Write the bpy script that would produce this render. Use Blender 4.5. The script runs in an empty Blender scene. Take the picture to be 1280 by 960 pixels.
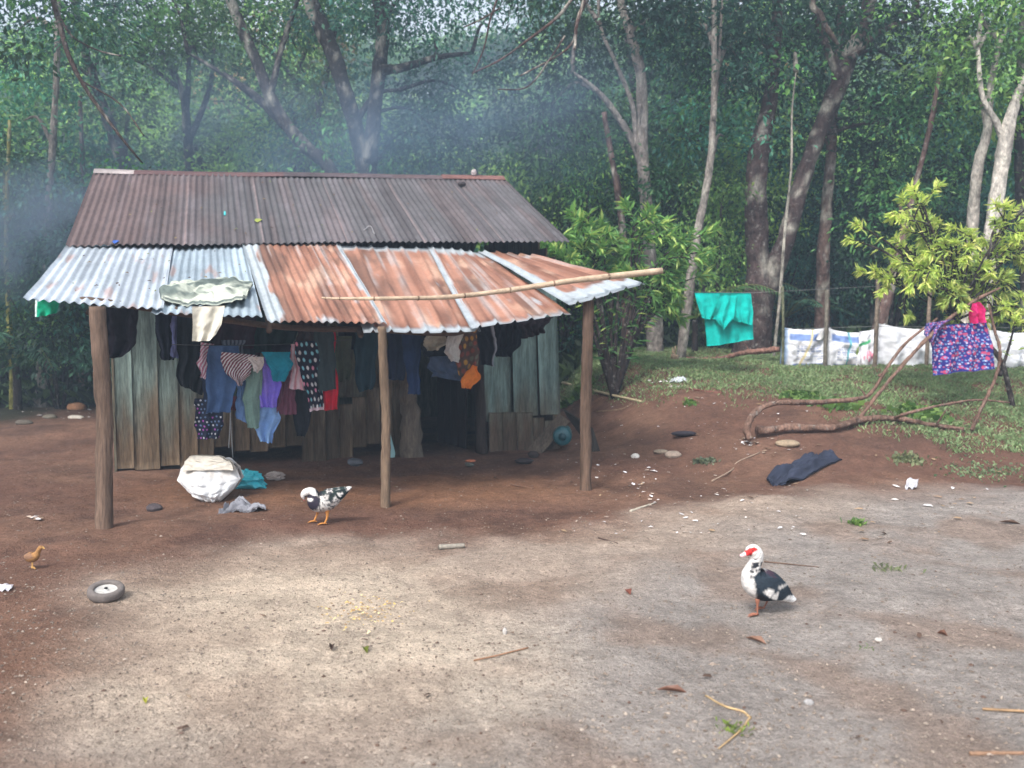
import bpy, math, random
import numpy as np
from mathutils import Vector
R = math.radians
rng = np.random.default_rng(7)
random.seed(7)
scene = bpy.context.scene
COL = scene.collection

# ------------------------------------------------------------------ camera
FPX, CX, CY = 1108.0, 640.0, 480.0
TH = math.atan(77 / FPX)
CAM = np.array([0.0, 0.0, 1.66])
FW = np.array([0, math.cos(TH), -math.sin(TH)])
UP = np.array([0, math.sin(TH), math.cos(TH)])
RT = np.array([1.0, 0, 0])
cam_data = bpy.data.cameras.new('camera')
cam = bpy.data.objects.new('camera', cam_data)
COL.objects.link(cam)
cam.location = CAM
cam.rotation_euler = (math.pi / 2 - TH, 0, 0)
cam_data.sensor_width = 36
cam_data.lens = 36 * FPX / 1280
cam_data.clip_end = 900
cam_data.clip_start = 0.05
cam_data.dof.use_dof = True; cam_data.dof.focus_distance = 6.8; cam_data.dof.aperture_fstop = 2.0
scene.camera = cam

def ray(px, py):
    return RT * ((px - CX) / FPX) + UP * ((CY - py) / FPX) + FW

def atY(px, py, Y):
    d = ray(px, py)
    return CAM + d * (Y / d[1])

def proj(P):
    P = np.asarray(P, float) - CAM
    w = P @ FW
    return CX + FPX * (P @ RT) / w, CY - FPX * (P @ UP) / w

# ------------------------------------------------------------------ noise
def _h(ix, iy, s):
    n = (ix.astype(np.int64) * 374761393 + iy.astype(np.int64) * 668265263 + s * 1442695041) & 0x7fffffff
    n = ((n ^ (n >> 13)) * 1274126177) & 0x7fffffff
    n = n ^ (n >> 16)
    return (n & 0xffff) / 65535.0

def vn(x, y, s=0):
    x = np.asarray(x, float); y = np.asarray(y, float)
    ix = np.floor(x); iy = np.floor(y)
    fx = x - ix; fy = y - iy
    fx = fx * fx * (3 - 2 * fx); fy = fy * fy * (3 - 2 * fy)
    a = _h(ix, iy, s); b = _h(ix + 1, iy, s); c = _h(ix, iy + 1, s); d = _h(ix + 1, iy + 1, s)
    return (a * (1 - fx) + b * fx) * (1 - fy) + (c * (1 - fx) + d * fx) * fy

def fbm(x, y, s=0, o=4):
    r = 0; a = 0.5; f = 1.0
    for k in range(o):
        r = r + a * vn(x * f, y * f, s + k * 17); a *= .5; f *= 2.03
    return r / (1 - .5 ** o)

def ss(a, b, x):
    t = np.clip((np.asarray(x, float) - a) / (b - a), 0, 1)
    return t * t * (3 - 2 * t)

def lin(r, g, b):
    c = np.array([r, g, b], float) / 255
    return np.where(c <= .04045, c / 12.92, ((c + .055) / 1.055) ** 2.4)

def mixc(a, b, t):
    t = np.asarray(t, float)[..., None]
    return np.asarray(a) * (1 - t) + np.asarray(b) * t

def inpoly(px, py, poly):
    px = np.asarray(px, float); py = np.asarray(py, float)
    r = np.zeros(px.shape, bool); n = len(poly)
    for i in range(n):
        x0, y0 = poly[i]; x1, y1 = poly[(i + 1) % n]
        if y0 == y1: continue
        c = ((y0 > py) != (y1 > py)) & (px < (x1 - x0) * (py - y0) / (y1 - y0) + x0)
        r ^= c
    return r

# ------------------------------------------------------------------ terrain
def tz(x, y):
    x = np.asarray(x, float); y = np.asarray(y, float)
    y0 = 9.4 + 1.5 * ss(2.6, .9, x)
    t = np.clip((y - y0) / 4.6, 0, 1)
    bank = .95 * (.65 * t + .35 * t * t * (3 - 2 * t)) + .06 * np.clip(y - 14, 0, 4)
    bank = bank * ss(.35, 1.9, x)
    z = bank
    z = z + .10 * ss(-4.2, -7, x) * ss(11, 16, y)
    z = z - 1.2 * ss(18.5, 24, y)
    z = z + 20 * ss(25, 72, y) + 3 * ss(25, 70, np.abs(x)) * ss(5, 40, y)
    near = ss(30, 16, y)
    z = z + near * (.10 * (fbm(x * .45 + 3, y * .45, 5, 3) - .5) + .06 * (fbm(x * 2.1, y * 2.1, 9, 3) - .5) + .032 * (fbm(x * 5.3, y * 5.3, 13, 2) - .5) + .010 * (fbm(x * 8, y * 8, 15, 2) - .5))
    z = z - .05 * ss(2.2, .3, np.hypot((x + 1.6) / 2.4, (y - 9.2) / 1.0))
    z = z + .10 * np.exp(-(((x - 1.25) / .5) ** 2 + ((y - 10.4) / .8) ** 2))
    return z

_T0 = np.concatenate([np.arange(1.5, 22, .1), np.arange(22, 200, 1.5)])
def gnd(px, py):
    d = ray(px, py); t = _T0
    for _ in range(3):
        p = CAM[None] + d[None] * t[:, None]
        b = np.flatnonzero(p[:, 2] <= tz(p[:, 0], p[:, 1]))
        if not len(b): return CAM + d * 200
        k = max(b[0], 1); lo, hi = t[k - 1], t[k]; t = np.linspace(lo, hi, 12)
    return CAM + d * hi

# ------------------------------------------------------------------ mesh plumbing
def make_mesh(name, V, Fs, C=None, smooth=True, mat=None, mats=None, mi=None):
    me = bpy.data.meshes.new(name)
    V = np.asarray(V, np.float32).reshape(-1, 3)
    if isinstance(Fs, np.ndarray): Fs = [Fs]
    Fs = [np.asarray(f, np.int32) for f in Fs if len(f)]
    me.vertices.add(len(V)); me.vertices.foreach_set('co', V.ravel())
    loops = np.concatenate([f.ravel() for f in Fs]); tot = np.concatenate([np.full(len(f), f.shape[1], np.int32) for f in Fs])
    me.loops.add(len(loops)); me.loops.foreach_set('vertex_index', loops)
    me.polygons.add(len(tot)); me.polygons.foreach_set('loop_start', np.concatenate([[0], np.cumsum(tot)[:-1]]).astype(np.int32))
    me.update(calc_edges=True)
    me.polygons.foreach_set('use_smooth', np.full(len(tot), smooth))
    if C is not None:
        C = np.asarray(C, np.float32)
        if C.ndim == 1: C = np.tile(C, (len(V), 1))
        a = me.attributes.new('Col', 'FLOAT_COLOR', 'POINT')
        a.data.foreach_set('color', np.concatenate([C[:, :3], np.ones((len(V), 1), np.float32)], 1).astype(np.float32).ravel())
    if mat: me.materials.append(mat)
    me.validate()
    return me

class MB:
    def __init__(s): s.V = []; s.F = {}; s.C = []; s.n = 0
    def add(s, V, F, C=(.5, .5, .5)):
        V = np.asarray(V, float).reshape(-1, 3)
        C = np.asarray(C, float)
        if C.ndim == 1: C = np.tile(C, (len(V), 1))
        s.V.append(V); s.C.append(C)
        for f in (F if isinstance(F, list) and np.ndim(F[0]) != 1 else [F]):
            f = np.asarray(f)
            if len(f): s.F.setdefault(f.shape[1], []).append(f + s.n)
        s.n += len(V)
        return s
    def arrays(s):
        return np.concatenate(s.V), [np.concatenate(f) for f in s.F.values()], np.concatenate(s.C)
    def obj(s, name, mat, parent=None, smooth=True):
        V, F, C = s.arrays()
        return link(name, V, F, C, mat, parent, smooth)

def wloc(o):
    v = np.array(o.location)
    while o.parent:
        o = o.parent; v = v + np.array(o.location)
    return v

def link(name, V, F, C, mat, parent=None, smooth=True, origin=None):
    V = np.asarray(V, float)
    if origin is None:
        origin = np.array([(V[:, 0].min() + V[:, 0].max()) / 2, (V[:, 1].min() + V[:, 1].max()) / 2, V[:, 2].min()])
    me = make_mesh(name, V - origin, F, C, smooth, mat)
    o = bpy.data.objects.new(name, me); COL.objects.link(o)
    if parent:
        o.parent = parent; o.location = origin - wloc(parent)
    else: o.location = origin
    return o

def tag(o, label=None, cat=None, group=None, kind=None):
    if label: o['label'] = label
    if cat: o['category'] = cat
    if group: o['group'] = group
    if kind: o['kind'] = kind
    return o

def thing(name, loc, label, cat, group=None):
    o = bpy.data.objects.new(name, None); COL.objects.link(o); o.location = loc
    o.empty_display_size = .2
    return tag(o, label, cat, group)

def copy_tree(o, parent=None):
    c = o.copy(); COL.objects.link(c)
    if parent: c.parent = parent
    for ch in o.children: copy_tree(ch, c)
    return c

# ------------------------------------------------------------------ shape builders
def box(mb, c, ax, ay, az, sx, sy, sz, C):
    c = np.asarray(c, float); ax, ay, az = (np.asarray(a, float) for a in (ax, ay, az))
    V = [c + ax * sx * i / 2 + ay * sy * j / 2 + az * sz * k / 2 for k in (-1, 1) for j in (-1, 1) for i in (-1, 1)]
    F = [[0, 2, 3, 1], [4, 5, 7, 6], [0, 1, 5, 4], [2, 6, 7, 3], [0, 4, 6, 2], [1, 3, 7, 5]]
    mb.add(V, F, C)

def crom(P, n):
    P = np.asarray(P, float)
    if len(P) == 2:
        t = np.linspace(0, 1, n)[:, None]; return P[0] * (1 - t) + P[1] * t
    Q = np.vstack([2 * P[0] - P[1], P, 2 * P[-1] - P[-2]])
    seg = len(P) - 1; out = []
    for g in np.linspace(0, seg - 1e-6, n):
        i = int(g); t = g - i
        a, b, c, d = Q[i:i + 4]
        out.append(.5 * (2 * b + (c - a) * t + (2 * a - 5 * b + 4 * c - d) * t * t + (3 * b - a - 3 * c + d) * t ** 3))
    return np.array(out)

def tube(mb, P, r, C=(.3, .25, .2), n=None, k=8, lump=.08, seed=0, cap=True, ell=None):
    """P: (m,3); r scalar or (m,). Smoothed, lumpy, capped."""
    P = np.asarray(P, float); r = np.broadcast_to(np.asarray(r, float), (len(P),))
    n = n or max(2, (len(P) - 1) * 5 + 1)
    Q = crom(np.column_stack([P, r]), n); X = Q[:, :3]; rad = np.maximum(Q[:, 3], .0008)
    T = np.gradient(X, axis=0); T /= np.linalg.norm(T, axis=1)[:, None] + 1e-9
    ref = np.array([0, 0, 1.]) if abs(T[0, 2]) < .9 else np.array([0, 1., 0])
    N = []; nv = np.cross(T[0], ref); nv /= np.linalg.norm(nv)
    for t in T:
        nv = nv - t * (nv @ t); nv /= np.linalg.norm(nv) + 1e-9; N.append(nv)
    N = np.array(N); B = np.cross(T, N)
    a = np.linspace(0, 2 * np.pi, k, endpoint=False)
    lum = 1 + lump * 2 * (vn(np.arange(n)[:, None] * .7 + seed * 3.1, a[None, :] * 1.1 + seed, seed) - .5)
    V = X[:, None, :] + (rad[:, None] * lum)[:, :, None] * (np.cos(a)[None, :, None] * N[:, None, :] + np.sin(a)[None, :, None] * B[:, None, :])
    V = V.reshape(-1, 3)
    i = np.arange(n - 1)[:, None] * k; j = np.arange(k)[None, :]; j2 = (j + 1) % k
    F = np.stack([i + j, i + j2, i + k + j2, i + k + j], -1).reshape(-1, 4)
    FF = [F]
    if cap:
        FF.append(np.arange(k)[::-1][None, :]); FF.append((np.arange(k) + (n - 1) * k)[None, :])
    mb.add(V, FF, C)
    return X

def grid_faces(nr, nc, off=0):
    i = np.arange(nr - 1)[:, None]; j = np.arange(nc - 1)[None, :]
    a = i * nc + j
    return np.stack([a, a + 1, a + nc + 1, a + nc], -1).reshape(-1, 4) + off

def resample(pl, n):
    pl = np.asarray(pl, float)
    d = np.concatenate([[0], np.cumsum(np.linalg.norm(np.diff(pl, axis=0), axis=1))])
    t = np.linspace(0, d[-1], n)
    return np.column_stack([np.interp(t, d, pl[:, k]) for k in range(pl.shape[1])])

def blob(c, rad, seed=0, amp=.15, fr=2.0, nu=40, nv=24, flat=None, fold=0.0):
    th = np.linspace(0, 2 * np.pi, nu, endpoint=False)[None, :]; ph = np.linspace(-np.pi / 2, np.pi / 2, nv)[:, None]
    D = np.stack([np.cos(ph) * np.cos(th), np.cos(ph) * np.sin(th), np.sin(ph) + 0 * th], -1)
    nz = fbm(D[..., 0] * fr + D[..., 2] * 1.7 * fr + seed * 9.3, D[..., 1] * fr - D[..., 2] * .9 * fr + seed, seed, 3) - .5
    rr = 1 + amp * 2 * nz
    if fold: rr = rr + fold * np.sin(9 * th + 5 * nz * 6 + 2 * ph) * np.cos(ph)
    V = D * rr[..., None] * np.asarray(rad)[None, None, :]
    V = V.reshape(-1, 3)
    if flat is not None: V[:, 2] = np.maximum(V[:, 2], flat)
    V = V + np.asarray(c)
    i = np.arange(nv - 1)[:, None] * nu; j = np.arange(nu)[None, :]; j2 = (j + 1) % nu
    F = np.stack([i + j, i + j2, i + nu + j2, i + nu + j], -1).reshape(-1, 4)
    return V, F

# ------------------------------------------------------------------ materials
def newmat(name):
    m = bpy.data.materials.new(name); m.use_nodes = True
    nt = m.node_tree; b = nt.nodes['Principled BSDF']
    return m, nt, b

def N(nt, t, **kw):
    n = nt.nodes.new(t)
    for k, v in kw.items():
        if k.startswith('i_'): n.inputs[int(k[2:]) if k[2:].isdigit() else k[2:]].default_value = v
        else: setattr(n, k, v)
    return n

def mul_noise(nt, col, scale, amt, detail=5, coord=None, stretch=None, seed=0):
    tc = coord
    if stretch is not None:
        mp = N(nt, 'ShaderNodeMapping'); mp.inputs['Scale'].default_value = stretch; mp.inputs['Location'].default_value = (seed * 3.3, seed * 1.7, 0)
        nt.links.new(tc, mp.inputs['Vector']); tc = mp.outputs['Vector']
    nz = N(nt, 'ShaderNodeTexNoise'); nz.inputs['Scale'].default_value = scale; nz.inputs['Detail'].default_value = detail
    nz.inputs['Roughness'].default_value = .65
    nt.links.new(tc, nz.inputs['Vector'])
    mr = N(nt, 'ShaderNodeMapRange'); mr.inputs[1].default_value = .3; mr.inputs[2].default_value = .7
    mr.inputs[3].default_value = 1 - amt; mr.inputs[4].default_value = 1 + amt
    nt.links.new(nz.outputs['Fac'], mr.inputs['Value'])
    mx = N(nt, 'ShaderNodeVectorMath', operation='MULTIPLY')
    cb = N(nt, 'ShaderNodeCombineXYZ')
    for i in range(3): nt.links.new(mr.outputs[0], cb.inputs[i])
    nt.links.new(col, mx.inputs[0]); nt.links.new(cb.outputs[0], mx.inputs[1])
    return mx.outputs[0]

def vmat(name, rough=.85, noises=((6, .2),), bump=None, metal=0, spec=.3, base=None, trans=0, stretch=None, coat=0):
    """Material whose colour is the mesh's own Col attribute (or a constant), broken up by noise."""
    m, nt, b = newmat(name)
    if base is None:
        at = N(nt, 'ShaderNodeAttribute', attribute_name='Col'); col = at.outputs['Color']
    else:
        rg = N(nt, 'ShaderNodeRGB'); rg.outputs[0].default_value = (*base, 1); col = rg.outputs[0]
    tc = N(nt, 'ShaderNodeTexCoord').outputs['Object']
    for k, (sc, am) in enumerate(noises):
        col = mul_noise(nt, col, sc, am, coord=tc, stretch=stretch, seed=k)
    nt.links.new(col, b.inputs['Base Color'])
    b.inputs['Roughness'].default_value = rough; b.inputs['Metallic'].default_value = metal
    b.inputs['Specular IOR Level'].default_value = spec
    if bump:
        sc, st, ds = bump
        nz = N(nt, 'ShaderNodeTexNoise'); nz.inputs['Scale'].default_value = sc; nz.inputs['Detail'].default_value = 6
        cc = tc
        if stretch is not None:
            mp = N(nt, 'ShaderNodeMapping'); mp.inputs['Scale'].default_value = stretch; nt.links.new(tc, mp.inputs['Vector']); cc = mp.outputs['Vector']
        nt.links.new(cc, nz.inputs['Vector'])
        bp = N(nt, 'ShaderNodeBump'); bp.inputs['Strength'].default_value = st; bp.inputs['Distance'].default_value = ds
        nt.links.new(nz.outputs['Fac'], bp.inputs['Height']); nt.links.new(bp.outputs[0], b.inputs['Normal'])
    if trans:
        tr = N(nt, 'ShaderNodeBsdfTranslucent'); nt.links.new(col, tr.inputs['Color'])
        ms = N(nt, 'ShaderNodeMixShader'); ms.inputs[0].default_value = trans
        nt.links.new(b.outputs[0], ms.inputs[1]); nt.links.new(tr.outputs[0], ms.inputs[2])
        nt.links.new(ms.outputs[0], nt.nodes['Material Output'].inputs['Surface'])
    return m

M_leaf = vmat('leaf', rough=.5, noises=((1.3, .25),), spec=.4, trans=.4)
def bark_mat():
    m = vmat('bark', rough=.95, noises=((5, .4), (17, .5), (50, .35)), bump=(20, 1.0, .05), stretch=(1, 1, .45), spec=.15)
    nt = m.node_tree; b = nt.nodes['Principled BSDF']; src = b.inputs['Base Color'].links[0].from_socket
    tc = N(nt, 'ShaderNodeTexCoord').outputs['Object']
    nz = N(nt, 'ShaderNodeTexNoise'); nz.inputs['Scale'].default_value = 11; nz.inputs['Detail'].default_value = 6; nz.inputs['Roughness'].default_value = .7; nt.links.new(tc, nz.inputs['Vector'])
    mr = N(nt, 'ShaderNodeMapRange'); mr.inputs[1].default_value = .56; mr.inputs[2].default_value = .66; mr.inputs[3].default_value = 0; mr.inputs[4].default_value = .42; nt.links.new(nz.outputs['Fac'], mr.inputs[0])
    mx = N(nt, 'ShaderNodeMix', data_type='RGBA'); nt.links.new(mr.outputs[0], mx.inputs[0]); nt.links.new(src, mx.inputs[6]); mx.inputs[7].default_value = (.36, .35, .32, 1)
    nt.links.new(mx.outputs[2], b.inputs['Base Color']); return m
M_bark = bark_mat()
M_wood = vmat('weathered_wood', rough=.95, spec=.12, noises=((4, .3), (16, .3), (60, .35)), bump=(45, .9, .012), stretch=(1, 1, .12))
M_pole = vmat('pole_wood', rough=.8, noises=((9, .3), (40, .15)), bump=(40, .5, .006))
M_tin = vmat('tin_sheet', rough=.5, noises=((2.5, .14), (14, .12), (60, .08)), metal=.25, spec=.5, bump=(50, .08, .003))
M_oldtin = vmat('old_tin', rough=.72, noises=((2, .2), (9, .2), (50, .12)), metal=.1, spec=.35, bump=(40, .12, .003))
M_cloth = vmat('cloth', rough=.95, noises=((5, .16), (45, .1)), spec=.12, bump=(22, .35, .01))
M_sack = vmat('woven_plastic', rough=.6, noises=((4, .1), (30, .07)), spec=.4, bump=(14, .4, .015), trans=.12)
M_plastic = vmat('plastic', rough=.35, noises=((6, .12),), spec=.5)
M_feather = vmat('feather', rough=.75, noises=((40, .26), (110, .2)), spec=.2, bump=(70, .9, .006), stretch=(.6, 1, 1.6))
M_skin = vmat('bird_leg_skin', rough=.6, noises=((60, .2),), spec=.3)
M_rubber = vmat('rubber', rough=.85, noises=((30, .25),), spec=.25, bump=(60, .3, .003))
M_stone = vmat('stone', rough=.9, noises=((14, .3), (60, .2)), bump=(40, .6, .008))
M_wire = vmat('wire', rough=.5, noises=((20, .2),), metal=.6)
# ------------------------------------------------------------------ house frame
A = R(17)
Ux = np.array([math.cos(A), math.sin(A), 0]); Nn = np.array([math.sin(A), -math.cos(A), 0]); ZZ = np.array([0, 0, 1.])
H0 = gnd(143, 590); H0[2] = 0
def hw(u, off, z): return H0 + Ux * u + Nn * off + ZZ * z
def hp(px, py, off):
    d = ray(px, py); c = H0 + Nn * off
    return CAM + d * (((c - CAM) @ Nn) / (d @ Nn))
def hu(px, off=0, py=500): return float((hp(px, py, off) - H0) @ Ux)

house = thing('tin_roofed_shack', hw(2.6, -1.3, 0), 'wooden shack of weathered boards with a rusty corrugated tin roof and open porch', 'house')

# ---- boards
def boards(mb, u0, u1, z0, z1, off, top, bot, zmix=(.2, 1.1), seed=0, th=.022, lean=0.0):
    nz = 26; nu = 5
    zs = np.linspace(z0, z1, nz); us = np.linspace(u0, u1, nu)
    U_, Z_ = np.meshgrid(us, zs)
    cz = fbm(U_ * 14 + seed * 5, Z_ * 1.5, seed, 3)
    t = ss(zmix[0], zmix[1], Z_ + (cz - .5) * 1.1)
    C = mixc(bot, top, t) * (1 + .35 * (fbm(U_ * 40, Z_ * 2.2 + seed, seed + 3, 3) - .5))[..., None]
    offs = off + .012 * (vn(Z_ * .8 + seed, U_ * 2, seed) - .5)
    V = []; 
    for k, o in enumerate((0, -th)):
        V.append((H0 + Ux * (U_ + lean * (z1 - Z_))[..., None] + Nn * (offs + o)[..., None] + ZZ * Z_[..., None]).reshape(-1, 3))
    V = np.concatenate(V); n = nz * nu
    f = grid_faces(nz, nu)
    F = [f, f[:, ::-1] + n]
    rim = [i * nu for i in range(nz)] + [(nz - 1) * nu + j for j in range(1, nu)] + [i * nu + nu - 1 for i in range(nz - 2, -1, -1)] + [j for j in range(nu - 2, 0, -1)]
    rim = np.array(rim); r2 = np.roll(rim, -1)
    F.append(np.stack([rim, rim + n, r2 + n, r2], -1))
    mb.add(V, F, np.concatenate([C.reshape(-1, 3)] * 2))

GG = lin(112, 127, 121); GL = lin(124, 146, 139); BR = lin(92, 77, 62); OL = lin(114, 114, 100); DK = lin(90, 76, 63); GB = lin(132, 120, 104)
def run(mb, px0, px1, n, z0, z1, off, top, bot, seed, zmix=(.2, 1.1), jz=0, jt=0, gap=.006, lean=0.0):
    r = random.Random(seed)
    us = [hu(px0) + (hu(px1) - hu(px0)) * k / n for k in range(n + 1)]
    for k in range(1, n): us[k] += r.uniform(-.18, .18) * (us[1] - us[0])
    for k in range(n):
        s = r.uniform(.8, 1.15)
        boards(mb, us[k] + gap / 2, us[k + 1] - gap / 2, z0 + r.uniform(0, jz), z1 - r.uniform(0, jt), off + r.uniform(-.008, .008), np.array(top) * s, np.array(bot) * s, zmix, seed * 31 + k, lean=lean * (k + 1) / n)
front = MB()
ZT = 2.42
run(front, 143, 246, 4, -.03, ZT, 0, GG, BR, 1, (.25, 1.25), .05)
run(front, 246, 500, 11, .75, ZT, 0, OL, DK, 2, (.3, 1.2))
run(front, 246, 376, 6, .05, 1.0, .030, GB, BR, 3, (.3, .9), .16, .3)
run(front, 376, 440, 4, -.05, .95, .032, GB * .85, BR, 4, (.3, .9), .02, .35)
run(front, 440, 505, 4, .0, 1.12, .030, GB, BR, 5, (.3, .9), .18, .4)
run(front, 603, 694, 3, .36, ZT, .005, GL, lin(104, 98, 84), 6, (.3, 1.1), .12, 0, .012, .04)
run(front, 610, 700, 5, -.05, .52, .034, lin(110, 104, 90), lin(98, 82, 68), 7, (.2, .6), .04, .16, .006, .05)
boards(front, hu(505), hu(530), 1.82, ZT, .0, OL, DK, seed=41); boards(front, hu(530), hu(603), 1.86, ZT, .0, OL * .8, DK, seed=42)
front.obj('front_wall', M_wood, house)
UR = hu(694); DEPTH = 4.4
def side_wall(name, u, seed):
    mb = MB(); r = random.Random(seed); n = 14
    for k in range(n):
        o0 = -DEPTH * k / n; o1 = -DEPTH * (k + 1) / n + .008; oc = (o0 + o1) / 2
        top = ZT + .42 * min(-oc, DEPTH + oc) * 1.05 + .02
        s = r.uniform(.75, 1.15)
        for (z0, z1) in ((-.05, top),):
            Vb = [hw(u + d, o, z) for d in (-.012, .012) for (o, z) in ((o0, z0), (o1, z0), (o1, z1), (o0, z1))]
            mb.add(Vb, [[0, 1, 2, 3], [7, 6, 5, 4], [0, 4, 5, 1], [1, 5, 6, 2], [2, 6, 7, 3], [3, 7, 4, 0]], mixc(OL, BR, r.random()) * s)
    mb.obj(name, M_wood, house, smooth=False)
side_wall('side_wall', -.0 + .014, 3); side_wall('side_wall', UR - .014, 5)
mb = MB(); box(mb, hw(UR / 2, -DEPTH, 1.2), Ux, Nn, ZZ, UR - .06, .03, 2.46, OL); mb.obj('back_wall', M_wood, house, smooth=False)
# rough log door post, door leaf, jamb
mb = MB()
b0 = hp(513, 583, .16)
tube(mb, [hw(hu(513, .16), .16, -.1), hw(hu(514, .16), .16, .45), hw(hu(508, .16), .17, .95), hw(hu(511, .16), .15, 1.5), hw(hu(509, .16), .14, 2.2)], [.145, .12, .105, .10, .09], lin(108, 96, 84), n=40, k=16, lump=.28, seed=4)
mb.obj('door_post', M_wood, house)
mb = MB(); tube(mb, [hw(hu(601), .05, -.05), hw(hu(597), .05, 1.0), hw(hu(594), .05, 2.0)], [.075, .065, .06], lin(58, 48, 44), n=24, k=12, lump=.15, seed=9); mb.obj('door_jamb', M_wood, house)
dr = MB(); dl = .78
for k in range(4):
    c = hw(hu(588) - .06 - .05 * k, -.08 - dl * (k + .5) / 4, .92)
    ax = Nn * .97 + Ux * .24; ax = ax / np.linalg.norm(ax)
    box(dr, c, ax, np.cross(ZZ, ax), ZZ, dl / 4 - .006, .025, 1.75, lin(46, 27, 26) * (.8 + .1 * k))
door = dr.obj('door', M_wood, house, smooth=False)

# ---- upper roof
def sheet(TL, TR, BL, BR_, pitch, amp, colfn, prof='sine', nr=40, lift=0.0, th=.002, sag=0.0, seed=0, edge=.03):
    TL, TR, BL, BR_ = (np.asarray(p, float) for p in (TL, TR, BL, BR_))
    w = max(np.linalg.norm(TR - TL), np.linalg.norm(BR_ - BL)); nc = int(w / pitch * 8) + 1
    u = np.linspace(0, 1, nc)[None, :]; v = np.linspace(0, 1, nr)[:, None]
    P = (TL * (1 - u[..., None]) + TR * u[..., None]) * (1 - v[..., None]) + (BL * (1 - u[..., None]) + BR_ * u[..., None]) * v[..., None]
    nrm = np.cross(TR - TL, BL - TL); nrm /= np.linalg.norm(nrm)
    if nrm[2] < 0: nrm = -nrm
    ph = u * w / pitch
    if prof == 'sine': h = amp * np.cos(2 * np.pi * ph)
    else:
        f = np.abs((ph % 1) - .5); h = amp * 2 * ss(.11, .045, f) - amp
    dent = .022 * (fbm(u * w * 1.2 + seed, v * 2.5 + seed * 2, seed, 3) - .5) * 2
    wob = edge * (vn(u * w * 4, seed + 0 * u, seed + 8) - .5) * ss(.9, 1, v)
    P = P + nrm * (h + lift + dent - sag * np.sin(np.pi * v))[..., None] + ((BL - TL) / np.linalg.norm(BL - TL)) * (wob)[..., None]
    C = colfn(u + 0 * v, v + 0 * u, ph + 0 * v)
    V = np.concatenate([P.reshape(-1, 3), P.reshape(-1, 3) - nrm * th]); n = nr * nc
    f = grid_faces(nr, nc)
    rim = np.array([i * nc for i in range(nr)] + [(nr - 1) * nc + j for j in range(1, nc)] + [i * nc + nc - 1 for i in range(nr - 2, -1, -1)] + [j for j in range(nc - 2, 0, -1)])
    r2 = np.roll(rim, -1)
    return V, [f, f[:, ::-1] + n, np.stack([rim, rim + n, r2 + n, r2], -1)], np.concatenate([C.reshape(-1, 3)] * 2)

E0, E1 = hp(82, 307, .32), hp(712, 301, .32)
RO = -2.15
G0, G1 = hp(118, 215, RO), hp(629, 223, RO)
def roofcol(u, v, ph):
    a = fbm(u * 26, v * 1.3, 11, 4); b = fbm(u * 9, v * 4, 12, 4)
    red = ss(.30, .10, u + (b - .5) * .25) * .8 + .35 * ss(.58, .72, a)
    red = np.clip(red + .8 * ss(.93, .99, u + (b - .5) * .2) * ss(.25, 0, v), 0, 1)
    C = mixc(lin(82, 79, 81), lin(98, 80, 78), red)
    C = mixc(C, lin(112, 104, 108), .35 * ss(.55, .75, fbm(u * 50 + 5, v * 1.1, 14, 3)))
    C = mixc(C, lin(48, 40, 42), .4 * ss(.52, .7, fbm(u * 70, v * .8, 15, 3)))
    for s in (.208, .355, .52, .68, .85):
        C = mixc(C, lin(140, 120, 118), .5 * ss(.0025, .0008, np.abs(u - s)) * ss(.05, .2, v))
    return C
V, F, C = sheet(G0, G1, E0, E1, .076, .011, roofcol, nr=60, seed=3)
roof = link('roof', V, F, C, M_oldtin, house)
# back slope
bk0, bk1 = hw(float((G0 - H0) @ Ux), -DEPTH - .3, ZT + .02), hw(float((G1 - H0) @ Ux), -DEPTH - .3, ZT + .05)
V, F, C = sheet(G0 - ZZ * .004, G1 - ZZ * .004, bk0, bk1, .076, .011, roofcol, nr=20, seed=4)
link('back_slope', V, F, C, M_oldtin, roof)
# ridge capping pieces, bent over the top
def capping(t0, t1, col, lift, seed):
    mb = MB(); n = 24
    for k in range(n):
        pass
    t = np.linspace(t0, t1, n)
    base = G0[None] * (1 - t[:, None]) + G1[None] * t[:, None] + ZZ * (lift + .02 * (vn(t * 9, seed + 0 * t, seed) - .5))[:, None]
    w = .13
    prof = [(-w, -.065), (-w * .5, -.022), (0, .012), (w * .5, -.022), (w, -.065)]
    V = np.stack([base + Nn * o + ZZ * z for (o, z) in prof], 1)
    V2 = V - ZZ * .006
    VV = np.concatenate([V.reshape(-1, 3), V2.reshape(-1, 3)])
    f = grid_faces(n, 5); m = n * 5
    C = np.array(col) * (1 + .5 * (fbm(VV[:, 0] * 6, VV[:, 1] * 6, seed, 3) - .5))[:, None]
    mb.add(VV, [f, f[:, ::-1] + m], C)
    mb.obj('ridge_cap', M_oldtin, roof)
capping(.0, .09, lin(150, 140, 138), .03, 1); capping(.07, .45, lin(90, 66, 66), .024, 2); capping(.43, .70, lin(78, 68, 72), .03, 3); capping(.68, .84, lin(86, 72, 74), .018, 4); capping(.83, 1.0, lin(112, 78, 72), .026, 5)

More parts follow.
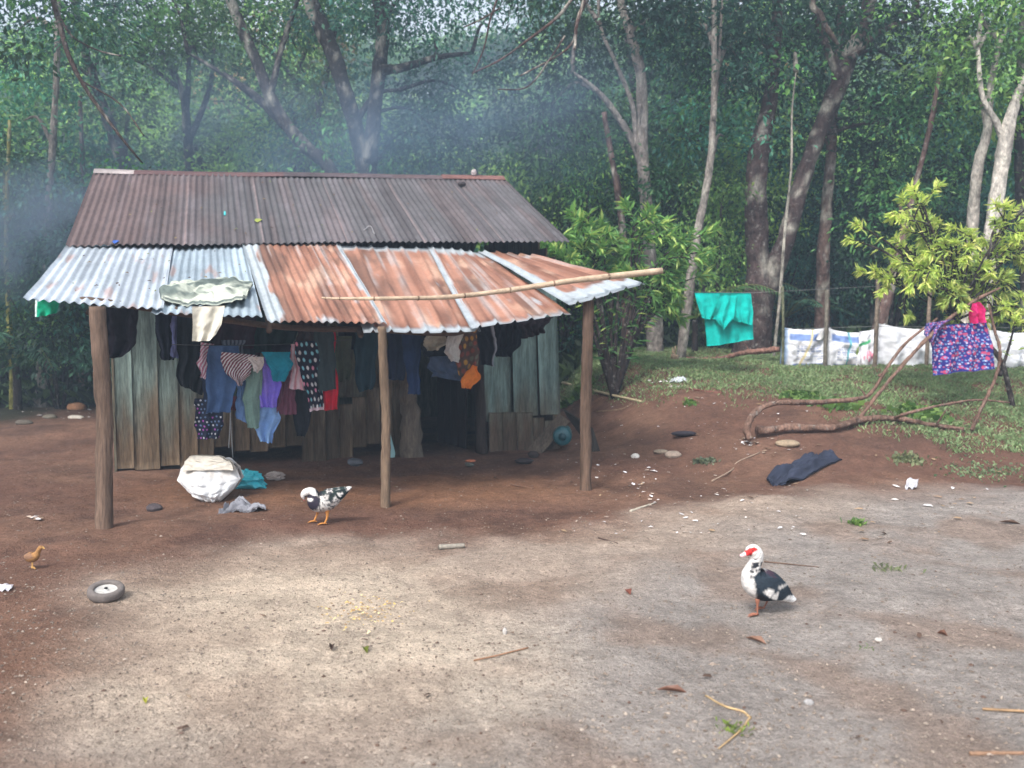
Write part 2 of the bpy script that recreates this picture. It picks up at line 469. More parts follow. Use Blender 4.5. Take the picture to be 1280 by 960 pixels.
# ---- porch roof sheets
ZN = lin(186, 194, 203); ZN2 = lin(168, 182, 192); RS = lin(170, 121, 99); RS2 = lin(128, 86, 68); WH = lin(176, 183, 187)
def zinc(base, seed):
    def f(u, v, ph):
        C = mixc(base, base * .72, ss(.4, .7, fbm(u * 7 + seed, v * 2, seed, 4)))
        C = mixc(C, RS, .55 * ss(.66, .8, fbm(u * 9 + seed * 3, v * 5, seed + 2, 4)))
        return C
    return f
def rusty(seed, left=.0, right=.0, bottom=.0, top=.0, streak=1.0):
    def f(u, v, ph):
        b = (fbm(u * 8 + seed, v * 6, seed, 4) - .5)
        C = mixc(RS, RS2, ss(.35, .7, fbm(u * 14 + seed, v * 2, seed + 1, 4)))
        C = mixc(C, lin(206, 172, 148), .55 * ss(.58, .72, fbm(u * 5 + seed * 2, v * 4, seed + 5, 4)))
        C = mixc(C, lin(104, 74, 60), .75 * ss(.52, .68, fbm(u * 6 + seed * 5, v * 3.5, seed + 31, 5)))
        C = mixc(C, lin(176, 172, 170), .55 * ss(.56, .70, fbm(u * 22 + seed, v * 1.2, seed + 21, 4)) * ss(.3, .6, fbm(u * 3, v * 3, seed + 22, 3)))
        z = np.zeros_like(u)
        if left: z = np.maximum(z, ss(left * 1.05, left * .9, u + b * left * .9))
        if right: z = np.maximum(z, ss(1 - right, 1 - right * .8, u + b * right * .7))
        if bottom: z = np.maximum(z, ss(1 - bottom, 1 - bottom * .8, v + b * bottom * 1.1))
        if top: z = np.maximum(z, ss(top, top * .5, v + b * top * 1.4))
        z = np.maximum(z, .8 * ss(.72, .80, fbm(u * 6 + seed * 7, v * 5, seed + 9, 4)))
        return mixc(C, WH * (.92 + .2 * b[..., None]), z)
    return f
def psheet(tl, tr, bl, br, ot, ob, **kw):
    V, F, C = sheet(hp(*tl, ot[0]), hp(*tr, ot[1]), hp(*bl, ob[0]), hp(*br, ob[1]), **kw)
    return link('porch_roof_sheet', V, F, C, M_tin, house)
psheet((83, 309), (216, 308), (29, 372), (204, 386), (.20, .20), (3.02, 2.98), pitch=.076, amp=.010, colfn=zinc(ZN, 1), seed=11)
s2 = psheet((212, 309), (306, 307), (189, 389), (328, 393), (.19, .19), (3.0, 2.97), pitch=.076, amp=.010, colfn=zinc(ZN2, 2), seed=12, lift=-.016)
s3 = psheet((302, 306), (424, 306), (334, 403), (484, 405), (.20, .20), (3.03, 2.92), pitch=.076, amp=.011, colfn=rusty(3, left=.15, right=.05), seed=13, lift=.018)
s4 = psheet((414, 306), (544, 309), (455, 415), (602, 412), (.21, .21), (2.99, 2.84), pitch=.185, amp=.014, colfn=rusty(4, left=.09, bottom=.05, right=.05, top=.07), prof='rib', seed=14, lift=.0)
s5 = psheet((534, 310), (604, 317), (588, 412), (714, 393), (.21, .20), (2.86, 2.66), pitch=.185, amp=.014, colfn=rusty(5, left=.07, bottom=.03, top=.10), prof='rib', seed=15, lift=.022)
s6 = psheet((597, 317), (668, 322), (711, 386), (806, 359), (.24, .20), (2.74, 2.66), pitch=.185, amp=.014, colfn=rusty(6, left=.16, bottom=.16), prof='rib', seed=16, lift=.05)
# ---- posts, beam, rafters
def post(px, py, top, w, seed, col, bend=0):
    g = gnd(px, py); o = float((g - H0) @ Nn); u = float((g - H0) @ Ux)
    tp = hp(top[0], top[1], o); r = w * g[1] / FPX / 2
    mid = (g + tp) / 2 + Ux * bend
    mb = MB(); X = tube(mb, [g - ZZ * .15, g + (mid - g) * .5, mid, mid + (tp - mid) * .5, tp], [r * 1.08, r * 1.02, r, r * .97, r * .95], col, n=44, k=14, lump=.12, seed=seed)
    mb.obj('porch_post', M_wood, house)
    return tp
p1 = post(130, 660, (121, 383), 20, 1, lin(104, 86, 74), .03)
p2 = post(482, 634, (477, 408), 11.5, 2, lin(112, 94, 78), .02)
p3 = post(732, 612, (736, 372), 14, 3, lin(96, 78, 66), -.012)
mb = MB(); tube(mb, [p1 - Nn * .42 - Ux * .2 + ZZ * .05, p1 - Nn * .42 + ZZ * .045, p2 - Nn * .40 - Ux * .9 - ZZ * .0, p2 - Nn * .34 - ZZ * .03, p2 - Nn * .34 + Ux * .8 - ZZ * .06, p3 - Nn * .34 - Ux * .9 - ZZ * .12, p3 - Nn * .34 - Ux * .5 - ZZ * .13], .028, lin(84, 66, 54), n=30, k=8, seed=3); mb.obj('porch_beam', M_pole, house)
for k, (px, so) in enumerate(((140, 2.85), (230, 2.8), (330, 2.8), (430, 2.72), (540, 2.5), (650, 2.1))):
    u = hu(px, 1.4, 350); t = (u) / 5.2
    zt = 2.36 + .0 * t; zb = float(p1[2] * (1 - t) + p3[2] * t) - .0
    if .2 < t < .8: zb = float(p2[2]) - .04 + abs(t - .5) * .3
    mb = MB(); tube(mb, [hw(u, .0, zt - .06), hw(u + .02, 1.4, (zt + zb) / 2 - .07), hw(u, so, zb - .05)], .028, lin(80, 64, 54), n=16, k=7, seed=k); mb.obj('rafter', M_pole, house)

# ------------------------------------------------------------------ cloth
def clothmesh(L, Rr, place, colfn, amp=.02, k=3, seed=0, nr=40, nc=36, th=.007, puff=0.0, sagtop=0.0, nrm=Nn, rum=0.0, edge=0.0):
    """Between a left and a right pixel polyline, laid on a real surface by place(px, py), with folds and thickness."""
    l = resample(L, nr); r = resample(Rr, nr)
    v = np.linspace(0, 1, nr)[:, None] + 0 * np.linspace(0, 1, nc)[None, :]; u = np.linspace(0, 1, nc)[None, :] + 0 * v
    PX = l[:, 0:1] * (1 - u) + r[:, 0:1] * u; PY = l[:, 1:2] * (1 - u) + r[:, 1:2] * u
    wpx = np.abs(r[:, 0] - l[:, 0])[:, None]
    PX = PX + 1.2 * (vn(v * 5 + seed, u * 2, seed) - .5) * np.sin(np.pi * u)
    PX = PX + edge * ((2 * u - 1) * (fbm(v * 3.3 + seed * 1.7, 0 * u, seed + 6, 3) - .5) * 2 + (fbm(v * 2.2 + seed, 0 * u + 3, seed + 7, 2) - .5) * 1.5)
    PY = PY + sagtop * np.sin(np.pi * u) * (1 - v) + 2.0 * (vn(u * 6 + seed, 0 * u, seed + 3) - .5) * v ** 3
    P = np.array([[place(PX[i, j], PY[i, j]) for j in range(nc)] for i in range(nr)])
    f = amp * np.sin(2 * np.pi * (k * u + .18 * np.sin(3 * v + seed) + seed * .37)) * (.35 + .65 * v) + amp * 1.5 * (fbm(u * 4 + seed, v * 4 + seed * 3, seed, 3) - .5)
    f = f + rum * (np.abs(fbm(u * 3 + seed * 2.3, v * 3 + seed, seed + 40, 4) - .5) * 3 - .3) + puff * np.sin(np.pi * np.clip(u, 0, 1)) ** .5 * np.sin(np.pi * v) ** .5
    P = P + nrm * f[..., None]
    C = colfn(u, v)
    V = np.concatenate([P.reshape(-1, 3), P.reshape(-1, 3) - nrm * th]); n = nr * nc
    fc = grid_faces(nr, nc)
    rim = np.array([i * nc for i in range(nr)] + [(nr - 1) * nc + j for j in range(1, nc)] + [i * nc + nc - 1 for i in range(nr - 2, -1, -1)] + [j for j in range(nc - 2, 0, -1)])
    r2 = np.roll(rim, -1)
    return V, [fc, fc[:, ::-1] + n, np.stack([rim, rim + n, r2 + n, r2], -1)], np.concatenate([np.broadcast_to(C, (nr, nc, 3)).reshape(-1, 3)] * 2)
def flatc(c, var=.25, seed=0):
    c = np.asarray(c)
    return lambda u, v: c * (1 + var * 2 * (fbm(u * 5 + seed, v * 6, seed, 3) - .5))[..., None]
GLAB = 'clothes drying under the porch'
_gs = [0]
def gar(name, cat, label, L, Rr, off, col, amp=.018, k=3, mat=None, hd=0, part=None):
    _gs[0] += 1; s = _gs[0]
    fn0 = col if callable(col) else flatc(lin(*col), .2, s)
    fn = lambda u, v: np.minimum(fn0(u, v) * 1.75 + .005, .8)
    L = [(x - 2.2, y) for x, y in L]; Rr = [(x + 2.2, y) for x, y in Rr]
    V, F, C = clothmesh(L, Rr, lambda x, y: hp(x, y, off), fn, amp * 1.6, k, s, nr=hd or 36, nc=hd or 32, edge=4.0, rum=.02)
    o = link(name, V, F, C, mat or M_cloth, part)
    if part is None: tag(o, label, cat, GLAB)
    return o
def stripes(a, b, n, ang=1.0):
    return lambda u, v: mixc(lin(*a), lin(*b), ss(.55, .68, np.sin(2 * np.pi * n * (u + ang * v)) * .5 + .5))
def dots(base, cols, n, seed, rad=.26, asp=2.0):
    cols = [lin(*c) for c in cols]
    def f(u, v):
        x = u * n; y = v * n * asp; x = x + .5 * (np.floor(y) % 2); ix = np.floor(x); iy = np.floor(y)
        ox = _h(ix, iy, seed) * .3 - .15; oy = _h(ix, iy, seed + 1) * .3 - .15
        d = np.hypot(x - ix - .5 - ox, y - iy - .5 - oy); pick = (_h(ix, iy, seed + 2) * len(cols)).astype(int).clip(0, len(cols) - 1)
        return mixc(np.broadcast_to(lin(*base), u.shape + (3,)), np.array(cols)[pick], ss(rad * 1.15, rad * .85, d))
    return f
LA, LB = .95, 1.4
gar('umbrella_cloth', 'umbrella', 'dark folded umbrella hanging beside the thick corner post', [(131, 384), (131, 448)], [(169, 386), (171, 428), (150, 446), (140, 448)], 2.3, (30, 24, 32), .05, 2)
gar('jacket', 'jacket', 'short black jacket tapering to a point on the grey wall boards', [(192, 385), (197, 420), (203, 450)], [(226, 385), (222, 420), (212, 450)], LA, (22, 24, 36))
gar('scarf', 'scarf', 'narrow faded lavender scarf beside the short black jacket', [(217, 395), (219, 446)], [(225, 395), (223, 448)], LA + .06, (88, 92, 128), .008, 1)
gar('coat', 'coat', 'long black coat hanging low, first of the crowded washing', [(225, 388), (222, 470), (228, 482)], [(262, 388), (258, 470), (250, 494)], LB - .2, (24, 26, 30), .03)
gar('blanket', 'blanket', 'dark maroon blanket hung high behind the striped top', [(252, 385), (256, 448)], [(330, 385), (322, 448)], LA, (52, 26, 36), .03, 4)
gar('sweater', 'sweater', 'dark bottle green sweater hung high above the purple top', [(322, 385), (318, 440)], [(374, 385), (366, 444)], LA + .05, (30, 44, 42), .03, 3)
gar('slip', 'clothing', 'small pink and white garment squeezed beside the long black coat', [(252, 428), (249, 472)], [(262, 430), (257, 474)], LB, stripes((150, 92, 110), (196, 176, 186), 3, 2), .01, 1)
gar('trousers', 'trousers', 'dark navy trousers hanging behind the short blue jeans', [(253, 440), (256, 520)], [(276, 440), (272, 522)], LB - .15, (28, 34, 52), .015, 2)
gar('jeans', 'jeans', 'faded mid blue jeans leg cut off straight at the hem', [(262, 432), (259, 516)], [(298, 432), (286, 516)], LB + .05, (56, 78, 112), .014, 2)
gar('camisole', 'top', 'maroon top with thin white diagonal stripes folded to a point', [(282, 440), (277, 452), (296, 482)], [(319, 444), (312, 458), (300, 482)], LB + .12, stripes((96, 40, 56), (214, 190, 196), 9, .9), .012, 2, hd=84)
gar('skirt', 'skirt', 'dark green and maroon skirt showing beneath the striped top', [(286, 470), (284, 514)], [(306, 470), (304, 512)], LB - .1, lambda u, v: mixc(lin(50, 60, 52), lin(92, 40, 48), ss(.55, .6, v)), .015, 3)
gar('sweatpants', 'trousers', 'long grey green sweatpants leg narrowing towards the hem', [(311, 446), (304, 500), (312, 536)], [(324, 446), (324, 500), (321, 535)], LB + .06, (94, 116, 108), .014, 1)
gar('bonnet', 'hat', 'little white knitted bonnet pegged beside the purple top', [(316, 446), (315, 458), (319, 464)], [(326, 446), (326, 460), (322, 466)], LB + .14, (176, 168, 164), .01, 1)
gar('blouse', 'blouse', 'bright purple blouse gathered at its hem', [(325, 446), (325, 482), (328, 510)], [(340, 446), (347, 480), (342, 509)], LB + .04, (112, 96, 188), .014, 3)
gar('headscarf', 'headscarf', 'deep teal headscarf folded into a downward triangle', [(331, 440), (336, 456), (346, 477)], [(363, 440), (361, 456), (350, 477)], LB + .12, (16, 112, 132), .012, 1)
gar('denim_shorts', 'shorts', 'pale washed blue denim hanging lowest of all the washing', [(327, 490), (321, 530), (328, 552)], [(342, 490), (348, 522), (338, 554)], LB, (108, 138, 178), .02, 2)
gar('pleated_skirt', 'skirt', 'plum pleated skirt flaring under the teal headscarf', [(346, 462), (337, 519)], [(362, 462), (368, 518)], LB - .02, (92, 54, 68), .012, 6)
gar('towel', 'towel', 'narrow pale pink towel strip beside the spotted dress', [(365, 430), (364, 486)], [(373, 430), (383, 488)], LB + .03, stripes((206, 160, 164), (190, 132, 140), 3, .1), .012, 2)
gar('spotted_dress', 'dress', 'black dress with pastel spots and a pale hem', [(371, 426), (378, 470), (388, 514)], [(395, 426), (401, 470), (403, 513)], LB + .08, (lambda g: (lambda u, v: mixc(g(u, v), lin(200, 160, 166), ss(.95, .97, v))))(dots((24, 24, 40), [(214, 120, 140), (120, 170, 190), (220, 214, 214), (96, 150, 160)], 4.5, 3)), .014, 2, hd=100)
gar('leggings', 'leggings', 'black leggings hanging below the pale pink towel', [(366, 480), (369, 520), (372, 545)], [(386, 480), (388, 512), (378, 546)], LB - .05, (22, 24, 30), .012, 2)
gar('cardigan', 'cardigan', 'charcoal green cardigan over the bright red dress', [(394, 414), (402, 490)], [(413, 414), (421, 486)], LB + .1, (44, 54, 56), .014, 2)
gar('red_dress', 'dress', 'bright crimson red dress half hidden by the charcoal cardigan', [(400, 408), (402, 513)], [(416, 408), (423, 460), (421, 512)], LB, (172, 28, 48), .014, 3)
gar('printed_shorts', 'shorts', 'navy printed shorts with white flecks just above the white sack', [(247, 498), (246, 550)], [(278, 498), (272, 548)], LB - .03, dots((26, 30, 46), [(190, 190, 200), (90, 110, 140), (40, 44, 60), (150, 80, 150)], 7, 9, .22, 1.4), .012, 2, hd=70)
gar('striped_jersey', 'jersey', 'grey jersey with thin dark stripes half hidden behind the blue jeans', [(276, 425), (278, 480)], [(304, 425), (302, 470)], LB - .12, stripes((96, 98, 108), (58, 60, 72), 6, .05), .015, 2, hd=70)
gar('pink_blouse', 'blouse', 'dusty rose blouse crumpled between the teal headscarf and the towel', [(355, 448), (352, 474)], [(368, 446), (370, 480)], LB - .08, (142, 88, 104), .014, 2)
gar('blue_sleeve', 'shirt', 'light blue shirt sleeve dangling beside the grey green sweatpants', [(296, 470), (300, 524)], [(309, 470), (311, 530)], LB - .04, (86, 112, 150), .012, 1)
gar('grey_vest', 'vest', 'pale grey vest tucked under the purple blouse', [(318, 470), (314, 505)], [(332, 470), (331, 500)], LB - .06, (128, 130, 136), .012, 2)
gar('green_shirt', 'shirt', 'olive shirt hanging between the crimson dress and the black shawl', [(418, 420), (422, 478)], [(440, 420), (436, 474)], LA + .15, (66, 72, 58), .02, 2)
gar('patched_trousers', 'trousers', 'dark teal trousers hanging beside the slim middle post', [(446, 415), (450, 490)], [(470, 415), (466, 486)], LA + .15, (30, 52, 62), .02, 2)
gar('hoodie', 'hoodie', 'charcoal hoodie squeezed behind the grey green sweatpants', [(296, 436), (292, 500)], [(318, 436), (316, 506)], LB - .22, (36, 38, 46), .02, 2)
gar('dark_blouse', 'blouse', 'near black blouse hanging behind the teal headscarf', [(338, 430), (340, 492)], [(376, 430), (374, 490)], LB - .25, (34, 30, 40), .02, 3)
gar('brown_skirt', 'skirt', 'brown skirt hanging high between the spotted dress and the crimson dress', [(370, 395), (374, 436)], [(408, 395), (404, 440)], LA + .1, (58, 42, 40), .02, 3)
gar('black_shawl', 'shawl', 'black shawl bunched high beside the crimson dress', [(418, 390), (424, 438)], [(466, 390), (464, 436)], LA, (22, 24, 34), .03, 3)
gar('work_trousers', 'trousers', 'navy work trousers hanging behind the slim middle post', [(484, 400), (486, 474)], [(507, 400), (503, 476)], LA + .1, (28, 36, 58), .016, 2)
gar('long_jeans', 'jeans', 'dark indigo jeans leg hanging against the rough log door post', [(507, 405), (511, 492)], [(528, 405), (523, 493)], LA + .2, (32, 48, 80), .012, 1)
gar('cloth_cap', 'hat', 'khaki cloth cap pegged above the doorway', [(534, 416), (532, 430), (538, 438)], [(550, 416), (557, 428), (549, 438)], LA + .5, (140, 136, 122), .02, 1)
gar('socks', 'sock', 'off white sock drooping beside the khaki cap', [(566, 414), (558, 440), (567, 452)], [(575, 414), (574, 440), (573, 453)], LA + .55, (166, 166, 162), .012, 1)
gar('black_trousers', 'trousers', 'black trousers slung across the top of the doorway', [(526, 410), (532, 446)], [(562, 412), (570, 448)], LA + .3, (20, 22, 32), .016, 2)
gar('denim_skirt', 'skirt', 'slate blue denim skirt slung over the doorway', [(538, 446), (540, 470)], [(574, 444), (576, 478)], LA + .4, (56, 68, 88), .02, 2)
gar('printed_shirt', 'shirt', 'brown and ochre printed shirt hanging in the doorway', [(571, 410), (574, 468), (580, 474)], [(592, 410), (596, 450), (596, 458)], LA + .45, dots((74, 58, 50), [(150, 112, 50), (110, 60, 50), (84, 84, 70)], 4, 5, .34, 1.6), .014, 2, hd=60)
gar('orange_cloth', 'cloth', 'bright orange cloth corner twisted under the printed shirt', [(594, 456), (579, 472), (583, 485)], [(596, 458), (597, 474), (586, 486)], LA + .52, (176, 100, 36), .012, 1)
gar('black_sleeve', 'shirt', 'black shirt with a highlight painted along its edge beside the painted boards', [(592, 405), (606, 455)], [(616, 405), (617, 458)], LA + .2, lambda u, v: mixc(lin(24, 24, 32), lin(120, 122, 128), ss(.8, .92, u)), .014, 2)  # grey band along one edge is a highlight put into the colour
gar('frilled_dress', 'dress', 'black frilled dress hung over the painted wall boards', [(612, 400), (618, 440), (622, 446)], [(652, 400), (646, 432), (636, 446)], LA + .1, (20, 18, 28), .03, 5)
gar('dark_pullover', 'pullover', 'dark brown pullover nearest the outer end of the washing line', [(648, 398), (652, 424)], [(688, 396), (674, 416)], LA + .1, (40, 30, 34), .025, 4)
def wire(name, label, pts, r=.004, col=(.1, .1, .1), cat='line', sag=.03):
    mb = MB(); P = []
    for a, b in zip(pts[:-1], pts[1:]):
        a, b = np.asarray(a), np.asarray(b)
        for t in np.linspace(0, 1, 8)[:-1]: P.append(a * (1 - t) + b * t - ZZ * sag * 4 * t * (1 - t))
    P.append(np.asarray(pts[-1]))
    tube(mb, P, r, col, n=len(P), k=5, lump=0); o = mb.obj(name, M_wire); tag(o, label, cat); return o
wire('clothesline', 'high washing line strung along under the porch roof', [hw(hu(180, LA, 380), LA, 1.84), hw(hu(700, LA, 380), LA, 1.92)])
wire('clothesline', 'lower washing line sagging with the coloured clothes', [hw(hu(215, LB, 440), LB + .03, 1.44), hw(hu(440, LB, 440), LB + .03, 1.48)])
mb = MB(); tube(mb, [hp(287, 470, LB), hp(288, 520, LB), hp(286, 560, LB)], .006, lin(150, 150, 150), k=5); tube(mb, [hp(288, 520, LB), hp(291, 572, LB - .02)], .005, lin(150, 150, 150), k=5); tag(mb.obj('string', M_cloth), 'pale grey string dangling under the blue jeans', 'string')

# on and under the porch roof
def on_sheet(px, py, lift=.03):
    """The porch roof's own slope: from the wall plate down to the outer edge."""
    d = ray(px, py)
    a = hp(250, 308, .19); b = hp(190, 389, 3.0); c = hp(328, 393, 2.97)
    n = np.cross(b - a, c - a); n /= np.linalg.norm(n); n = n if n[2] > 0 else -n
    return CAM + d * (((a - CAM) @ n) / (d @ n)) + n * lift
n_s = np.cross(hp(190, 389, 3.0) - hp(250, 308, .19), hp(328, 393, 2.97) - hp(250, 308, .19)); n_s /= np.linalg.norm(n_s); n_s = n_s if n_s[2] > 0 else -n_s
V, F, C = clothmesh([(214, 359), (199, 372), (203, 379)], [(298, 354), (316, 360), (303, 382)], lambda x, y: on_sheet(x, y, .035), lambda u, v: mixc(lin(176, 180, 166), lin(72, 84, 82), .88 * ss(.40, .54, fbm(u * 3 + 1, v * 5, 77, 4)) * ss(0, .2, v) * ss(1, .8, v)), .008, 2, 5, nr=60, nc=90, nrm=n_s, th=.03, puff=.05, rum=.07)
tag(link('folded_tarpaulin', V, F, C, M_cloth), 'crumpled grey and cream tarpaulin lying flat on the tin porch roof', 'tarpaulin')
V, F, C = clothmesh([(240, 383), (241, 405), (240, 426)], [(281, 382), (277, 405), (270, 418), (262, 426)], lambda x, y: hp(x, y, 3.12), flatc(lin(206, 200, 184), .12, 4), .02, 2, 6, th=.014)
tag(link('cream_cloth', V, F, C, M_cloth), 'cream cloth hanging over the edge of the zinc porch roof', 'cloth')
V, F, C = clothmesh([(44, 374), (43, 396)], [(75, 376), (70, 392)], lambda x, y: hp(x, y, 2.6), lambda u, v: mixc(mixc(lin(16, 150, 116), lin(30, 170, 130), ss(.4, .6, vn(u * 4, v * 2, 4))), lin(210, 225, 220), ss(.12, .06, u)), .012, 2, 8)
tag(link('green_cloth', V, F, C, M_cloth), 'small emerald green cloth hanging at the outer corner of the porch', 'cloth')
mb = MB()
pl = [hp(402, 375, 2.75), hp(420, 376, 2.8), hp(480, 376, 2.98), hp(560, 374, 2.9), hp(640, 365, 2.80), hp(720, 353, 2.76), hp(827, 341, 2.7)]
pl = [p + ZZ * .02 for p in pl]
X = tube(mb, pl, [.008, .012, .018, .022, .026, .030, .034], lin(176, 154, 130), n=60, k=10, lump=.12, seed=6)
for i in range(4, 60, 7): tube(mb, [X[i] - (X[i] - X[i - 1]) * .12, X[i] + (X[i] - X[i - 1]) * .12], .014 + .021 * i / 60, lin(120, 98, 80), n=3, k=10, lump=0)
tag(mb.obj('wooden_pole', M_pole), 'long peeled bamboo pole laid slantwise across the rusty porch roof', 'pole')
def rpt(px, py):
    d = ray(px, py); n = np.cross(G1 - G0, E0 - G0); n /= np.linalg.norm(n); n = n if n[2] > 0 else -n
    return CAM + d * (((G0 - CAM) @ n) / (d @ n)) + n * .014, n
mb = MB(); p, n = rpt(281, 268); box(mb, p, Ux, np.cross(n, Ux), n, .02, .13, .012, lin(60, 180, 180)); tag(mb.obj('plastic_strip', M_plastic, smooth=False), 'tiny turquoise plastic strip lying on the dark roof', 'plastic scrap')
def leafbit(p, n, L, W, C, name, label, cat, up=.01, rot=0):
    mb = MB(); a = np.cross(n, [math.cos(rot), math.sin(rot), .1]); a /= np.linalg.norm(a); b = np.cross(n, a)
    V = [p + a * x * L + b * y * W + n * z for (x, y, z) in ((-.5, 0, 0), (-.2, .45, up), (.2, .4, up * 1.3), (.5, 0, up * .5), (.2, -.45, up), (-.2, -.4, up * 1.4), (0, 0, up * .4))]
    V2 = [q - n * .004 for q in V]
    F = [[0, 1, 6], [1, 2, 6], [2, 3, 6], [3, 4, 6], [4, 5, 6], [5, 0, 6]]
    mb.add(V + V2, [F, [[c + 7 for c in f[::-1]] for f in F], [[i, (i + 1) % 6, (i + 1) % 6 + 7, i + 7] for i in range(6)]], C)
    return tag(mb.obj(name, M_leaf if cat == 'leaf' else M_cloth, smooth=False), label, cat)
p, n = rpt(323, 277); leafbit(p, n, .12, .09, lin(170, 180, 90), 'fallen_leaf', 'yellow green leaf lying on the dark roof slope', 'leaf')
p, n = rpt(145, 304); leafbit(p, n, .09, .07, lin(60, 90, 160), 'blue_scrap', 'scrap of blue plastic at the lower edge of the reddish roof', 'plastic scrap')
p, n = rpt(577, 233); V, F = blob(p + n * .02, (.06, .05, .04), 3, .2); tag(link('roof_stone', V, F, lin(60, 54, 56), M_stone), 'dark stone weighing down the roof just below the ridge', 'stone')
p, n = rpt(592, 222); V, F = blob(p + n * .06, (.045, .04, .05), 5, .2); tag(link('ridge_stone', V, F, lin(160, 150, 150), M_stone), 'small pale stone sitting on the rusty end of the ridge', 'stone')
def rooflitter():
    mb = MB(); r = np.random.default_rng(77)
    for _ in range(70):
        if r.random() < .6: p, n = rpt(r.uniform(110, 690), r.uniform(228, 300))
        else:
            p = on_sheet(r.uniform(90, 310), r.uniform(315, 370), .014); n = n_s
        a = np.cross(n, r.normal(size=3)); a /= np.linalg.norm(a); b = np.cross(n, a); L = r.uniform(.02, .06); W = L * r.uniform(.25, .6)
        V = [p + a * x * L + b * y * W + n * z for (x, y, z) in ((-.5, 0, 0), (0, .5, .006), (.5, 0, .002), (0, -.5, .006), (0, 0, .014))]
        mb.add(V, np.array([[0, 1, 4], [1, 2, 4], [2, 3, 4], [3, 0, 4]]), lin(*[(96, 78, 62), (124, 110, 84), (70, 58, 52), (120, 126, 78)][r.integers(4)]))
    tag(mb.obj('leaf_litter', M_cloth, smooth=False), kind='stuff')
rooflitter()
mb = MB(); q0, n = rpt(455, 290); q1, _ = rpt(463, 287); q2, _ = rpt(468, 295); tube(mb, [q0 + n * .01, q1 + n * .03, q2 + n * .01], .008, lin(150, 146, 146), k=6); tag(mb.obj('bent_wire', M_wire), 'short bent wire lying on the grey roof sheets', 'wire')
# ------------------------------------------------------------------ ground sheet
def axis(lo, hi, step, far, grow=1.13):
    a = list(np.arange(lo, hi + 1e-6, step)); s = step; x = a[-1]
    while x < far: s *= grow; x += s; a.append(x)
    s = step; x = a[0]; b = []
    while x > -far: s *= grow; x -= s; b.append(x)
    return np.array(b[::-1] + a)
gx = axis(-8.5, 9.5, .05, 260); gy = axis(2.2, 17.0, .05, 300)
XX, YY = np.meshgrid(gx, gy)
ZG = tz(XX, YY)
front_y = np.interp(XX, [-9, -4, -2.6, -1.6, -.6, .6, 2, 4, 7], [3.6, 4.6, 5.9, 6.7, 7.0, 7.3, 8.0, 8.5, 9.0])
nz = fbm(XX * .9, YY * .9, 21, 4) - .5
grav = ss(.55, -.55, YY - front_y + nz * 2.0) * ss(-.45, .3, XX + 1.85 + .39 * (YY - 3.36) + nz * .9)
pale = np.exp(-(((XX + 1.2 + .25 * (YY - 4.8)) / 1.15) ** 2 + ((YY - 4.7) / 1.35) ** 2) * .9) * 1.15
pale = np.clip(pale + .3 * np.exp(-(((XX - .0) / 1.5) ** 2 + ((YY - 6.35) / .5) ** 2)) + (nz) * .9 * (pale > .05), 0, 1) * ss(.1, .4, pale)
grey = ss(-.8, .8, XX * .75 + .45 + (4.3 - YY) * .7 + nz * 1.4)
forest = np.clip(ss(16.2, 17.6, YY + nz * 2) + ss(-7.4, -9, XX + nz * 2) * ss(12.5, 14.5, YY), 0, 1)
porch = ss(1.3, .6, np.hypot((XX + 1.6) / 2.4, (YY - 9.0) / 1.15))
soil = mixc(lin(108, 79, 66), lin(122, 92, 76), ss(.35, .65, fbm(XX * .7, YY * .7, 31, 4)))
soil = mixc(soil, lin(130, 92, 66), .6 * porch)
soil = mixc(soil, lin(86, 64, 55), .6 * ss(.52, .7, fbm(XX * 1.7, YY * 1.7, 33, 4)))
gravc = mixc(lin(164, 146, 131), lin(150, 141, 134), grey)
gravc = mixc(gravc, lin(196, 178, 158), np.clip(pale, 0, 1))
gravc = mixc(gravc, lin(136, 112, 96), .55 * ss(.5, .68, fbm(XX * 1.3 + 7, YY * 1.3, 35, 4)) * (1 - pale * .6))
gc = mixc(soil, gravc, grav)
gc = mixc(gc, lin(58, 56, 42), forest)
V = np.stack([XX, YY, ZG], -1).reshape(-1, 3)
